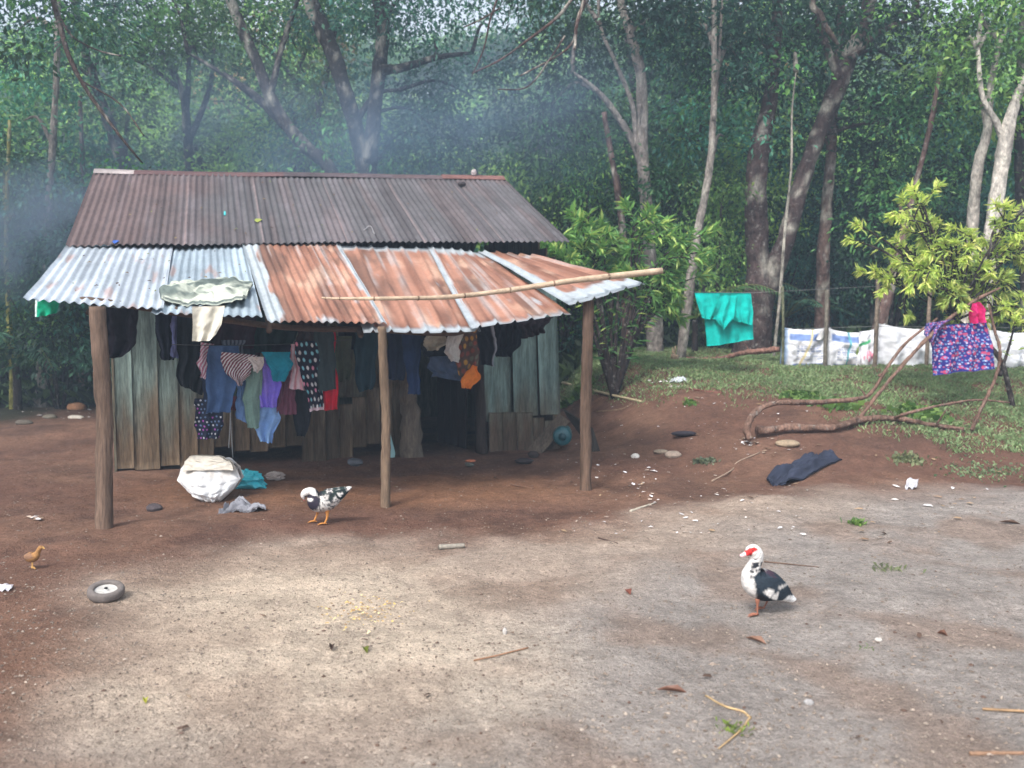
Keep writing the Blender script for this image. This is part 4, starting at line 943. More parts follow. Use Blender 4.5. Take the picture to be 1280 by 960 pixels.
class Bird:
    """Local axes: x along the bird's side view, z up, y away from the viewer; scaled to metres, standing at g."""
    def __init__(s, g, scale, ox, oz, yaw, label, cat, name):
        s.g, s.s, s.ox, s.oz, s.yaw = np.asarray(g), scale, ox, oz, yaw
        s.root = thing(name, g, label, cat)
    def w(s, loc):
        loc = np.asarray(loc, float).reshape(-1, 3); x = (loc[:, 0] - s.ox) * s.s; y = loc[:, 1] * s.s; z = (s.oz - loc[:, 2]) * s.s
        c, n = math.cos(s.yaw), math.sin(s.yaw)
        return s.g + np.stack([x * c - y * n, x * n + y * c, z], -1)
    def part(s, name, loc, F, C, mat, parent=None): return link(name, s.w(loc), F, C, mat, parent or s.root)
    def leg(s, pts, r, col, toes, parent=None, yo=0, foot=32):
        mb = MB(); P = s.w([(x, yo, z) for x, z in pts]); tube(mb, P, np.array(r) * s.s, col, n=16, k=8, lump=.1)
        a = P[-1]
        tips = []
        for (dx, dy) in toes:
            b = s.w([(pts[-1][0] + dx, yo + dy, pts[-1][1] + 9)])[0]; b[2] = max(b[2], tz(b[0], b[1]) + .004); tips.append(b)
            tube(mb, [a, (a + b) / 2 + ZZ * .006, b], [r[-1] * s.s, r[-1] * s.s * .8, r[-1] * s.s * .45], col, n=8, k=6, lump=.1)
        if len(tips) >= 3 and foot:
            for p, q in zip(tips[:2], tips[1:3]):
                m = [a, p * .8 + a * .2, q * .8 + a * .2]
                VV = m + [v - ZZ * .003 for v in m]; mb.add(VV, [np.array([[0, 1, 2], [5, 4, 3]]), np.array([[1, 4, 5, 2], [0, 3, 4, 1], [2, 5, 3, 0]])], col * .9)
        return mb.obj('leg', M_skin, s.root)
def paint(loc, base, layers, seed=0, jit=7):
    """Feather patches by side-view outline, with ragged edges."""
    x = loc[:, 0] + jit * 2 * (fbm(loc[:, 0] * .06, loc[:, 2] * .06 + loc[:, 1] * .02, seed, 3) - .5); z = loc[:, 2] + jit * 2 * (fbm(loc[:, 0] * .06 + 9, loc[:, 2] * .06, seed + 2, 3) - .5)
    out = 0; rs = np.random.default_rng(seed + 50)
    for _ in range(6):
        C = np.tile(np.asarray(base, float), (len(loc), 1)); dx, dz = rs.normal(size=2) * jit * .55
        for poly, col in layers: C[inpoly(x + dx, z + dz, poly)] = col
        out = out + C / 6
    return out * (.84 + .32 * fbm(loc[:, 0] * .10 + loc[:, 2] * .03, loc[:, 2] * .05, seed + 60, 3))[:, None]
WHT = lin(204, 199, 194); BLK = lin(34, 36, 42); TEAL = lin(36, 45, 54); RED = lin(196, 48, 46)
D1 = Bird(gnd(955, 767), 4.5 / 1108 * 5.05 / 4.5 * 1 / 6 * 1.0, 450, 762, R(10), 'black and white muscovy duck with a red face standing on the gravel', 'duck', 'muscovy_duck')
D1.s = D1.g[1] / FPX / 6
rings = [(704, 664, 12, 20), (674, 655, 30, 40), (630, 630, 48, 58), (570, 592, 82, 84), (500, 556, 112, 112), (430, 532, 122, 120), (372, 506, 108, 108), (345, 460, 82, 84), (350, 412, 60, 62), (366, 372, 50, 50), (378, 335, 50, 48), (376, 298, 54, 50), (352, 268, 50, 46), (322, 270, 37, 36), (298, 286, 21, 25), (274, 297, 14, 22), (254, 302, 11, 19), (246, 305, 4, 8)]
loc, F = loft(rings, 0, 0, 0, 36, 130)
wingp = [(318, 452), (365, 420), (450, 412), (535, 428), (595, 480), (625, 545), (690, 622), (640, 640), (575, 668), (480, 668), (400, 655), (362, 620), (338, 565), (330, 500)]
lay = [(wingp, TEAL), ([(345, 560), (400, 600), (470, 640), (540, 668), (480, 690), (395, 665), (358, 620)], BLK),
       ([(380, 555), (432, 522), (470, 552), (440, 600)], WHT), ([(452, 582), (508, 556), (504, 640), (452, 612)], WHT), ([(495, 525), (580, 503), (600, 512), (505, 542)], WHT),
       ([(545, 645), (610, 604), (730, 640), (725, 710), (560, 700)], lin(226, 224, 222)), ([(420, 418), (480, 412), (520, 440), (470, 452)], lin(62, 46, 58)),
       ([(328, 350), (378, 342), (382, 384), (330, 392)], BLK), ([(392, 350), (428, 346), (426, 388), (398, 386)], BLK), ([(305, 405), (335, 400), (336, 420), (308, 424)], BLK), ([(345, 400), (362, 398), (362, 418), (345, 420)], BLK), ([(300, 440), (318, 436), (316, 460), (302, 462)], BLK), ([(372, 398), (400, 396), (396, 412), (374, 414)], BLK), ([(345, 318), (366, 314), (362, 330), (346, 332)], BLK), ([(322, 372), (334, 372), (332, 400), (320, 398)], BLK)]
C = paint(loc, WHT, lay, 3, 6)
face = inpoly(loc[:, 0], loc[:, 2], [(284, 268), (312, 242), (348, 234), (370, 244), (352, 262), (332, 272), (328, 300), (300, 306), (284, 292)]); C[face] = RED * (.8 + .4 * vn(loc[face, 0] * .2, loc[face, 2] * .2, 4))[:, None]
bill = (loc[:, 0] < 294) & (loc[:, 2] < 330) & (loc[:, 2] > 278) & ~face; C[bill] = lin(222, 186, 186)
# ragged feather relief
loc2 = loc.copy(); loc2[:, 1] *= 1 + .05 * np.sin(loc[:, 0] * .18 + loc[:, 2] * .12)
body = D1.part('body', loc2, F, C, M_feather)
for sy in (-1, 1):
    wr = [(338, 500, 20, 7, sy * 92), (380, 505, 62, 12, sy * 112), (450, 525, 88, 15, sy * 116), (520, 556, 82, 14, sy * 104), (590, 598, 52, 12, sy * 78), (640, 630, 26, 8, sy * 52), (672, 648, 8, 4, sy * 36)]
    wl, wF = loft(wr, 0, 0, 0, 24, 60); D1.part('wing', wl, wF, paint(wl, WHT, lay, 3, 6), M_feather)
    ev, eF = blob((330, sy * 37, 258), (6, 4, 6), 1, 0, nu=12, nv=8); D1.part('eye', ev, eF, lin(20, 18, 18), M_plastic)
OR = lin(150, 98, 78)
D1.leg([(372, 630), (372, 690), (374, 748)], [20, 8, 6.5], OR, [(-88, -18), (-70, 20), (-40, 46), (14, 10)], yo=-48)
D1.leg([(500, 650), (494, 690), (470, 735)], [20, 8, 6.5], OR * .8, [(-84, -20), (-66, 18), (-40, 44), (14, 8)], yo=48)

D2 = Bird(gnd(398, 655), 1, 500, 684, R(12), 'black and white duck bending its head to its breast under the porch', 'duck', 'preening_duck'); D2.s = D2.g[1] / FPX / 9.14
rings = [(884, 268, 10, 20), (850, 282, 26, 40), (790, 316, 52, 62), (720, 356, 80, 88), (640, 396, 112, 112), (560, 422, 122, 122), (490, 422, 114, 114), (455, 372, 84, 88), (450, 330, 62, 64), (422, 300, 48, 50), (386, 300, 44, 46), (352, 318, 42, 44), (338, 350, 34, 36), (340, 378, 15, 20), (345, 402, 10, 16), (347, 414, 4, 8)]
loc, F = loft(rings, 0, 0, 0, 36, 130)
lay2 = [([(345, 345), (420, 325), (480, 345), (525, 370), (520, 430), (480, 500), (420, 510), (350, 490), (350, 420)], lin(40, 34, 46)), ([(370, 368), (440, 366), (440, 400), (375, 402)], WHT),
        ([(465, 270), (600, 262), (590, 320), (500, 345)], BLK), ([(530, 245), (840, 230), (855, 335), (770, 400), (722, 378), (690, 335), (640, 405), (600, 395), (630, 325), (545, 318)], lin(40, 52, 50)), ([(575, 285), (640, 272), (672, 290), (612, 318)], WHT),
        ([(700, 245), (740, 245), (738, 275), (702, 275)], WHT), ([(715, 310), (770, 296), (790, 330), (750, 370), (720, 340)], WHT), ([(795, 255), (890, 240), (890, 300), (830, 310)], WHT)]
C = paint(loc, WHT, lay2, 8, 9); fk = ss(.56, .62, fbm(loc[:, 0] * .045, loc[:, 2] * .07 + loc[:, 1] * .01, 91, 3)) * (loc[:, 0] > 480); C = mixc(C, BLK, fk * .85); bl = (loc[:, 0] < 366) & (loc[:, 2] > 384) & (loc[:, 2] < 425); C[bl] = lin(150, 96, 84)
D2.part('body', loc, F, C, M_feather)
for sy in (-1, 1):
    wr = [(520, 360, 20, 7, sy * 98), (570, 372, 62, 12, sy * 116), (640, 360, 70, 14, sy * 110), (720, 328, 54, 12, sy * 88), (790, 296, 30, 9, sy * 60), (830, 278, 8, 4, sy * 44)]
    wl, wF = loft(wr, 0, 0, 0, 24, 60); D2.part('wing', wl, wF, mixc(paint(wl, WHT, lay2, 8, 9), BLK, .85 * ss(.56, .62, fbm(wl[:, 0] * .045, wl[:, 2] * .07, 92, 3))), M_feather)
OR2 = lin(190, 128, 66)
D2.leg([(500, 500), (488, 575), (450, 660)], [30, 14, 11], OR2, [(-70, -24), (-30, 0), (10, 30), (30, 0)], yo=48)
D2.leg([(600, 500), (600, 600), (572, 672)], [30, 14, 11], OR2, [(-80, -26), (-50, 6), (-8, 34), (22, 0)], yo=-40)

D3 = Bird(gnd(40, 711), 1, 165, 660, R(0), 'small tan chick walking on the brown dirt', 'chick', 'chick'); D3.s = D3.g[1] / FPX / 4.36
rings = [(124, 586, 4, 4), (132, 588, 14, 14), (150, 592, 26, 26), (172, 594, 29, 29), (190, 584, 23, 22), (201, 566, 14, 14), (208, 552, 13, 13), (216, 543, 13, 13), (226, 541, 10, 10), (233, 543, 5, 5), (241, 546, 1, 1.5)]
loc, F = loft(rings, 0, 0, 0, 24, 70); C = paint(loc, lin(150, 110, 68), [([(128, 570), (170, 566), (186, 590), (160, 604), (130, 604)], lin(128, 96, 74))], 3, 3); C[(loc[:, 0] > 231)] = lin(214, 170, 100)
D3.part('body', loc, F, C, M_feather)
for yo, x in ((-9, 172), (9, 160)): D3.leg([(x, 615), (x + 2, 636), (x + 1, 654)], [6, 3.2, 2.4], lin(196, 152, 92), [(16, -6), (18, 0), (14, 7), (-7, 0)], yo=yo, foot=0)
# ------------------------------------------------------------------ foliage
def leafset(P, D, L, W, C, r):
    """Folded leaf-shaped faces at P pointing along D."""
    n = len(P); D = D / (np.linalg.norm(D, axis=1)[:, None] + 1e-9)
    up = np.array([0, 0, 1.]) + .55 * r.normal(size=(n, 3)); S = np.cross(D, up); S /= np.linalg.norm(S, axis=1)[:, None] + 1e-9
    Q = np.cross(S, D); L = L[:, None]; W = W[:, None]
    V = np.stack([P, P + D * L * .45 + S * W + Q * W * .35, P + D * L - Q * L * .12, P + D * L * .45 - S * W + Q * W * .35], 1).reshape(-1, 3)
    return V, np.arange(n * 4).reshape(-1, 4), np.repeat(C, 4, 0)
def canopy(balls, per, leafl, cols, r, wr=.24, clump=.42, droop=.25, flat=.75):
    """balls: (cx, cy, cz, R). Leaf clumps through each ball's volume with gaps between."""
    P = []; D = []; C = []; Ls = []
    c0, c1, c2 = (lin(*c) for c in cols)
    for (x, y, z, Rr) in balls:
        tone = .4 + 1.35 * r.random() ** 1.5; warm = np.array([1 + .25 * (r.random() - .4), 1, 1 - .25 * (r.random() - .4)])
        nc = max(4, int(per * Rr ** 2)); d = r.normal(size=(nc, 3)); d /= np.linalg.norm(d, axis=1)[:, None]
        cc = np.array([x, y, z]) + d * (Rr * (.35 + .65 * r.random(nc) ** .6))[:, None] * np.array([1, 1, flat])
        for c in cc:
            m = int(r.integers(40, 80)); q = r.normal(size=(m, 3)) * clump * (.5 + .5 * r.random()) * np.array([1, 1, .55])
            P.append(c + q); dd = q * 1.2 + r.normal(size=(m, 3)) * .25; dd[:, 2] -= droop; D.append(dd)
            t = np.clip(r.random() * .9 + .25 * (r.random(m) - .5), 0, 1); base = mixc(c0, c1, np.full(m, r.random() ** 1.4)) * (.75 + .5 * r.random()) * tone * warm
            C.append(mixc(base, c2, np.where(r.random(m) < .06, r.random(m), 0))); Ls.append(leafl * (.6 + .7 * r.random(m)))
    P = np.concatenate(P); L = np.concatenate(Ls)
    return leafset(P, np.concatenate(D), L, L * wr * (.8 + .4 * r.random(len(L))), np.concatenate(C), r)
DARK = ((22, 54, 42), (52, 92, 56), (96, 138, 74)); MID = ((50, 100, 60), (94, 142, 72), (140, 180, 92)); LITE = ((90, 138, 72), (136, 174, 88), (174, 200, 110)); BLUE = ((44, 94, 84), (78, 132, 108), (116, 164, 128)); OCH = ((130, 104, 58), (172, 138, 74), (200, 168, 98))  # leaf colours; LITE has far light, DARK and BLUE near shade painted in
BK = lin(52, 44, 42); BKP = lin(122, 114, 107); BKD = lin(36, 32, 31); BKR = lin(86, 68, 62)
TREES = 'trees of the forest edge'
def tree(name, label, Y, stems, balls, bark=BK, cols=DARK, leafl=.12, per=12, seed=0, limbs=True, cat='tree', group=TREES, dY=0, clump=.42):
    """stems: pixel polylines (px, py, width px) from the base up; balls: (px, py, dY, R)."""
    r = np.random.default_rng(seed + 100); root = None; tops = []
    for si, st in enumerate(stems):
        P = []; W = []
        for k, (x, y, w) in enumerate(st):
            yy = Y + dY * k + (.25 * (r.random() - .5) if k else 0); p = atY(x, y, yy); P.append(p); W.append(max(w, 1.2) * yy / FPX / 2)
        if si == 0:
            b = P[0].copy(); b[2] = tz(b[0], b[1]); root = thing(name, b, label, cat, group)
            if P[0][2] > b[2] + .05: P.insert(0, b - ZZ * .1); W.insert(0, W[0] * 1.35)
            else: P[0] = b - ZZ * .1
        mb = MB(); tube(mb, P, W, bark, n=max(12, len(P) * 7), k=10, lump=.13, seed=seed * 5 + si, cap=True)
        V, F, C = mb.arrays(); C = C * (1 + .5 * (fbm(V[:, 2] * 2.2 + seed, V[:, 0] * 9, seed + 1, 3) - .5))[:, None]
        C = mixc(C, lin(168, 164, 152), .55 * ss(.6, .72, fbm(V[:, 2] * 3 + 4, V[:, 0] * 12 + V[:, 1] * 7, seed + 8, 3)))
        link('trunk' if si == 0 else 'limb', V, F, C, M_bark, root); tops.append(np.array(P))
    B = []
    for (x, y, d, Rr) in balls:
        c = atY(x, y, Y + d); B.append((*c, Rr))
    if B:
        if limbs:
            allp = np.concatenate(tops)
            for b in B:
                mb = MB()
                c = np.array(b[:3]); dd = np.linalg.norm(allp - c, axis=1) + np.where(allp[:, 2] > c[2], .6, 0); a = allp[np.argmin(dd)]
                tube(mb, [a, (a + c) / 2 + np.array([0, 0, .25]), c], [.05, .03, .012], bark * .8, n=10, k=6, lump=.1)
                mb.obj('branch', M_bark, root)
        V, F, C = canopy(B, per, leafl, cols, r, clump=clump); link('crown', V, [F], C, M_leaf, root, smooth=False)
    return root
# trunks seen in the photograph
tree('pale_tree', 'pale slim trunk with mottled bark under the zinc porch corner', 16.4, [[(51, 515, 20), (56, 440, 15), (62, 395, 12), (58, 300, 10), (66, 180, 8), (72, 40, 7), (70, -150, 5)]], [(30, 150, 0, 1.2), (95, 60, .5, 1.3), (20, 40, .5, 1.4), (70, -90, 0, 2.0)], BKP, BLUE, seed=1)
tree('green_stem_tree', 'thin yellow green stem standing at the far edge of the dirt', 16.0, [[(16, 520, 8), (15, 450, 7), (10, 380, 6), (8, 280, 5), (12, 150, 4)]], [(5, 210, .3, .9), (25, 290, .6, .8)], lin(132, 128, 66), DARK, seed=2)
tree('sapling', 'thin greenish stem close beside the pale mottled trunk', 16.9, [[(64, 505, 7), (64, 450, 6), (60, 380, 5), (66, 300, 4)]], [(75, 330, .3, .7)], lin(110, 112, 62), DARK, seed=3)
tree('thin_tree', 'thin brown trunk half hidden by the thick corner post', 17.6, [[(104, 500, 9), (101, 440, 8), (98, 380, 7), (104, 260, 6), (100, 120, 5)]], [(118, 330, .3, .9), (95, 250, .6, 1.0)], BKR, DARK, seed=4)
tree('leaning_tree', 'dark trunk leaning in behind the reddish roof end', 19.5, [[(175, 300, 22), (155, 210, 17), (135, 150, 14), (118, 100, 11), (96, 20, 9), (80, -120, 7)]], [(130, 60, .5, 1.5), (60, 90, -.3, 1.3), (170, 20, 1, 1.5), (100, -110, 0, 2.2)], BKD, MID, seed=5)
tree('forked_tree', 'dark small tree forking into upright arms above the reddish roof', 21, [[(240, 330, 15), (238, 220, 13), (234, 165, 11), (228, 115, 9), (205, 70, 6), (192, 40, 4)], [(232, 150, 8), (236, 90, 6), (234, 30, 4), (236, -40, 3)], [(236, 178, 8), (262, 110, 6), (268, 50, 4)], [(226, 112, 6), (180, 80, 4), (120, 62, 3)]], [(190, 60, .6, 1.2), (260, 40, .6, 1.2), (215, -10, .5, 1.4), (150, 40, .5, 1.1)], BKD, LITE, seed=6, per=6)
tree('slanting_tree', 'big mottled trunk slanting up and away over the middle of the roof', 19, [[(440, 330, 25), (415, 218, 18), (378, 180, 16), (344, 135, 16), (322, 80, 14), (300, 30, 13), (276, -40, 12), (240, -200, 11)], [(372, 172, 14), (330, 130, 11), (298, 105, 8), (262, 82, 5), (235, 66, 3)], [(338, 118, 9), (352, 60, 7), (372, 0, 5)]], [(300, 40, 1, 1.3), (370, 60, 1.2, 1.4), (250, 80, 1, 1.1), (340, -30, .4, 1.8), (215, 0, .6, 1.6), (420, -60, 0, 1.8)], BK, MID, seed=7)
tree('twin_trunk_tree', 'dark heavy tree splitting into two trunks behind the roof ridge', 18.4, [[(462, 330, 36), (458, 214, 27), (446, 165, 20), (430, 110, 19), (414, 60, 19), (388, 0, 20), (360, -120, 20)], [(462, 205, 21), (468, 140, 18), (474, 85, 18), (478, 30, 17), (470, -60, 18), (480, -200, 14)], [(476, 88, 13), (505, 84, 10), (545, 72, 7), (590, 66, 4)], [(446, 150, 9), (470, 118, 6), (500, 112, 4)]], [(545, 60, .5, 1.5), (590, 120, 1, 1.5), (430, 40, 1, 1.4), (520, 0, 0, 1.8), (470, -80, 0, 2.4), (610, 30, .8, 1.6), (545, 160, 1.6, 1.3)], BKD, BLUE, seed=8, per=10)
tree('pale_forked_tree', 'pale grey trunk forking into slender arms behind the bright shrub', 16.4, [[(818, 458, 22), (818, 400, 21), (812, 330, 18), (808, 260, 16), (803, 200, 15), (803, 140, 14), (800, 90, 13), (788, 40, 12), (774, -10, 11), (750, -160, 8)], [(806, 218, 10), (790, 175, 9), (768, 140, 8), (745, 112, 6), (715, 90, 4)], [(796, 185, 7), (790, 130, 6), (768, 75, 5), (750, 30, 4), (748, -40, 4)], [(797, 190, 5), (800, 130, 4)]], [(720, 60, .6, 1.2), (850, 40, .8, 1.5), (760, -60, 0, 1.9), (690, 130, 1.2, 1.2), (850, -40, .3, 1.8), (700, 0, .8, 1.5)], lin(118, 110, 104), DARK, seed=9)
tree('stub_tree', 'short pinkish brown trunk standing right behind the porch corner shrub', 15.6, [[(785, 458, 15), (784, 400, 14), (782, 340, 11), (775, 260, 8), (765, 200, 7), (755, 140, 6)]], [(770, 220, .6, 1.1), (740, 300, .8, 1.0)], BKR, DARK, seed=10)
tree('slender_tree', 'slender pale trunk rising beside the teal shirt', 15.4, [[(850, 445, 12), (858, 390, 13), (866, 330, 12), (876, 270, 10), (887, 210, 9), (892, 140, 8), (893, 60, 7), (892, -60, 6)], [(892, 150, 5), (898, 80, 4), (903, 0, 3)]], [(870, 40, .6, 1.3), (920, 70, .8, 1.3), (890, -60, 0, 1.8), (905, 170, 1.2, 1.0)], BKP, BLUE, seed=11)
tree('forked_giant_tree', 'largest forked trunk with mottled reddish bark behind the teal shirt', 16.4, [[(940, 450, 52), (944, 400, 42), (948, 345, 31), (946, 290, 28), (945, 235, 27), (950, 180, 24), (962, 130, 19), (968, 70, 16), (972, 0, 14), (975, -160, 15)], [(942, 405, 30), (962, 355, 27), (982, 300, 23), (1000, 235, 21), (1022, 170, 20), (1045, 115, 22), (1062, 70, 20), (1085, 10, 17), (1110, -120, 18)], [(1050, 100, 12), (1030, 50, 9), (1015, 0, 7)], [(946, 215, 18), (958, 185, 14)], [(1062, 75, 10), (1100, 40, 7), (1150, 20, 5)]], [(925, 60, 1.4, 1.2), (1010, 50, 1.8, 1.3), (1090, 50, 1.8, 1.4), (1135, 90, 1.2, 1.4), (1000, -60, 0, 2.3), (1130, -20, 0, 2.1), (1075, 160, 1.6, 1.3), (1160, 170, 1.6, 1.3)], lin(64, 52, 50), DARK, seed=12, per=10)
tree('pale_sapling', 'very thin pale stem crossing in front of the forked giant', 15.6, [[(968, 440, 4), (976, 360, 4), (981, 290, 3.6), (989, 210, 3), (990, 140, 2.4), (995, 90, 1.6)]], [(992, 80, .3, .7)], lin(132, 126, 116), MID, seed=13)
tree('brown_tree', 'straight brown trunk just behind the white printed sacks', 17.3, [[(1026, 440, 19), (1028, 380, 18), (1029, 320, 16), (1033, 260, 14), (1039, 190, 13), (1042, 120, 11), (1050, 40, 9), (1055, -80, 7)]], [(1050, 130, .6, 1.1), (1020, 190, .8, 1.0), (1060, -20, .5, 1.8)], BKR, DARK, seed=14)
tree('reddish_tree', 'reddish trunk leaning outward above the plain white sacking', 15.8, [[(1094, 430, 17), (1106, 380, 16), (1118, 335, 14), (1130, 290, 9), (1142, 240, 7), (1160, 170, 6), (1175, 90, 5)]], [(1150, 230, .8, 1.0), (1180, 130, .6, 1.3), (1120, 260, .8, .8)], lin(98, 78, 72), MID, seed=15)
tree('dark_sapling', 'dark sapling with bent arms between the brown and reddish trunks', 18.2, [[(1090, 430, 8), (1092, 330, 7), (1085, 270, 6), (1072, 220, 5), (1062, 205, 4)], [(1086, 270, 5), (1094, 220, 4), (1090, 180, 3)]], [(1070, 230, .3, 1.0), (1100, 190, .4, 1.0), (1060, 300, .6, .9)], BKD, DARK, seed=16)
tree('white_barked_tree', 'whitish trunk, thicker of the close pair above the yellow shrub', 15.2, [[(1225, 440, 22), (1232, 350, 20), (1240, 290, 19), (1250, 220, 18), (1258, 170, 17), (1270, 125, 12), (1285, 90, 9), (1310, 20, 8)], [(1256, 178, 10), (1244, 150, 8), (1228, 120, 6), (1222, 60, 5)]], [(1250, 60, .4, 1.2), (1290, 100, .6, 1.2), (1230, 20, .4, 1.4), (1290, -30, .2, 1.9), (1200, 70, .6, 1.1)], lin(176, 168, 158), LITE, seed=17, per=7)
tree('white_barked_tree', 'whitish trunk, thinner of the close pair above the yellow shrub', 15.6, [[(1205, 440, 16), (1210, 350, 14), (1216, 280, 14), (1222, 210, 13), (1234, 165, 11), (1238, 110, 8), (1250, 50, 6)]], [(1215, 120, .5, 1.0), (1190, 30, .5, 1.3), (1270, 60, .9, 1.1)], lin(164, 156, 146), LITE, seed=18, per=7)
tree('edge_tree', 'brown trunk at the far side of the white barked pair', 16.6, [[(1290, 440, 20), (1282, 300, 18), (1276, 180, 16), (1280, 60, 14), (1290, -100, 12)]], [(1270, 160, .6, 1.3), (1290, 40, .6, 1.5)], BK, MID, seed=19)
# overhanging branch of an old tree whose trunk stands just outside the view, and the bare one over the ridge
def bare(name, label, Y, stems, dY, bark, cat='tree', balls=(), cols=LITE):
    tree(name, label, Y, stems, balls, bark, cols, seed=int(stems[0][0][0] + 2000) % 97, dY=dY, cat=cat, limbs=False, group=None, leafl=.12, per=7, clump=.3)
bare('overhanging_tree', 'bare drooping branches hanging down from high above the roof ridge', 14.6, [[(1500, 330, 40), (1480, 0, 36), (1400, -330, 30), (1200, -420, 22), (1000, -330, 14), (860, -190, 9), (790, -90, 7), (735, -30, 5), (700, 18, 4), (660, 50, 3), (625, 75, 2.6), (590, 92, 2)], [(736, -30, 4), (722, 30, 3), (708, 62, 2.6), (650, 95, 2)], [(790, -90, 4), (728, 10, 5), (718, 62, 3)], [(735, -30, 3), (640, -20, 3), (616, 15, 2.6), (605, 60, 2), (590, 95, 1.6)], [(706, 45, 2.2), (690, 70, 2), (660, 108, 2), (622, 112, 1.4)], [(625, 10, 2), (600, 25, 2), (580, 34, 1.6)]], 0, lin(74, 54, 48))
bare('drooping_tree', 'long bare branch curving down in front of the reddish roof end', 12.6, [[(-330, 480, 40), (-300, 200, 38), (-220, -60, 30), (-100, -170, 20), (0, -120, 12), (50, -50, 8), (72, 20, 7), (86, 70, 6), (110, 115, 5), (135, 150, 4), (158, 180, 3), (178, 204, 2)], [(74, 20, 3), (90, 45, 2.4), (120, 62, 2), (150, 70, 1.6)], [(100, 100, 2.4), (150, 130, 2), (180, 170, 1.4)]], 0, lin(66, 54, 50), balls=((50, -10, .2, .5), (-30, 60, .4, .8), (110, 20, .5, .4), (-80, -60, 0, 1.3), (-250, -130, -1, 2.0), (-380, -60, -1.5, 2.2), (-150, -210, -.5, 2.0), (-330, 60, -1, 1.6)), cols=MID)  # crown balls beyond the left edge are unseen, added to shade the shrubs
bare('dead_branch_tree', 'short dark broken branch hanging beside the forked giant', 15.2, [[(1700, 300, 44), (1640, -100, 38), (1480, -360, 28), (1250, -380, 18), (1100, -220, 11), (1020, -20, 8), (1026, 20, 8), (1040, 45, 6), (1048, 56, 3)], [(1028, 25, 3), (1028, 45, 2)]], 0, lin(72, 60, 54))

# understory shrubs: one of each kind built, then copied
def shrub_proto(kind, cols, seed, leafl, per=16, spread=1.0, palm=False):
    r = np.random.default_rng(seed); root = thing('understory_shrub', (0, 0, -60), 'leafy shrub', 'shrub')
    base = np.array([0, 0, -60.]); mb = MB(); B = []
    for k in range(5):
        a = k * 1.256 + r.random(); h = 1.5 + 1.3 * r.random(); d = spread * (.5 + .6 * r.random())
        tip = base + np.array([math.cos(a) * d, math.sin(a) * d, h]); tube(mb, [base - ZZ * .2, base * .55 + tip * .45 + ZZ * .15, tip], [.035, .025, .012], BK * .8, n=9, k=6)
        B.append((*tip, .55 + .35 * r.random())); B.append((*(base * .45 + tip * .55 + np.array([math.cos(a + 1), math.sin(a + 1), .1]) * .4), .5 + .2 * r.random()))
    mb.obj('stem', M_bark, root)
    V, F, C = canopy(B, per, leafl, cols, r, clump=.26); link('foliage', V, [F], C, M_leaf, root, smooth=False)
    return root
def palm_proto(seed, nf=10, L=1.9, cols=BLUE, trunk=.6):
    r = np.random.default_rng(seed); root = thing('understory_palm', (0, 0, -80), 'palm', 'palm'); base = np.array([0, 0, -80.])
    mb = MB(); tube(mb, [base - ZZ * .2, base + ZZ * trunk], [.07, .05], BK, n=8, k=8); mb.obj('trunk', M_bark, root)
    for k in range(nf):
        a = k * 6.283 / nf + .3 * r.random(); el = .5 + .7 * r.random(); l = L * (.7 + .4 * r.random()); fb = MB()
        h = np.array([math.cos(a), math.sin(a), 0]); pts = [base + ZZ * trunk + h * l * t * math.cos(el) ** .5 + ZZ * (l * math.sin(el) * t - .62 * l * t * t) for t in np.linspace(0, 1, 6)]
        X = tube(fb, pts, np.linspace(.014, .004, 6), lin(110, 120, 70), n=24, k=5, lump=0)
        P = []; D = []
        for i in range(3, 24):
            T = X[i] - X[i - 1]; T /= np.linalg.norm(T); sd = np.cross(T, ZZ); sd /= np.linalg.norm(sd) + 1e-9
            for s in (-1, 1): P.append(X[i]); D.append(sd * s + T * .7 - ZZ * .35)
        P = np.array(P); D = np.array(D); ln = .34 * np.sin(np.linspace(.35, 2.9, len(P))) * (l / 1.9)
        V, F, C = leafset(P, D, ln, np.full(len(P), .016), mixc(lin(*cols[0]), lin(*cols[2]), .3 + .4 * r.random(len(P))), r); fb.add(V, F, C)
        fb.obj('frond', M_leaf, root, smooth=False)
    return root
protos = [shrub_proto(0, DARK, 201, .085, 22), shrub_proto(1, MID, 202, .08, 24, .9), shrub_proto(2, BLUE, 203, .095, 20, 1.1), shrub_proto(3, LITE, 204, .075, 22, .9)]
LBL = ['dark green leafy shrub in the shade between the forest trunks', 'mid green leafy shrub in the shade between the forest trunks', 'blue green broad leaved shrub in the shade between the forest trunks', 'pale green sunlit shrub deep between the forest trunks']
for p, l in zip(protos, LBL): p['label'] = l; p['group'] = 'understory shrubs'; p['category'] = 'shrub'
rr = random.Random(12); used = set()
def place(p, x, y, s, dz=0, first=None):
    o = p if id(p) not in used and p.location[2] < -50 else copy_tree(p)
    used.add(id(p)); o.location = (x, y, float(tz(x, y)) + dz); o.rotation_euler = (0, 0, rr.random() * 6.28); o.scale = (s, s, s * rr.uniform(.9, 1.2)); return o
cells = []
for k in range(22): cells.append((rr.uniform(-11.5, -5.2), rr.uniform(15.6, 22)))
for k in range(9): cells.append((rr.uniform(-6, 1), rr.uniform(18.5, 24)))
for k in range(30): cells.append((rr.uniform(.8, 14), rr.uniform(17.4, 25)))
for i, (x, y) in enumerate(cells):
    k = rr.choice((0, 0, 1, 2, 2, 1, 3)) if y < 20 else rr.choice((0, 1, 3, 3, 1, 2))
    place(protos[k], x, y, rr.uniform(.85, 1.5) * (1 + .5 * (y > 20)))
palms = [palm_proto(301), palm_proto(302, 9, 2.3, DARK)]
PL = ['arching blue green palm fronds against the dark trees', 'arching deep green palm fronds against the dark trees']
for p, l in zip(palms, PL): p['label'] = l; p['group'] = 'understory palms'
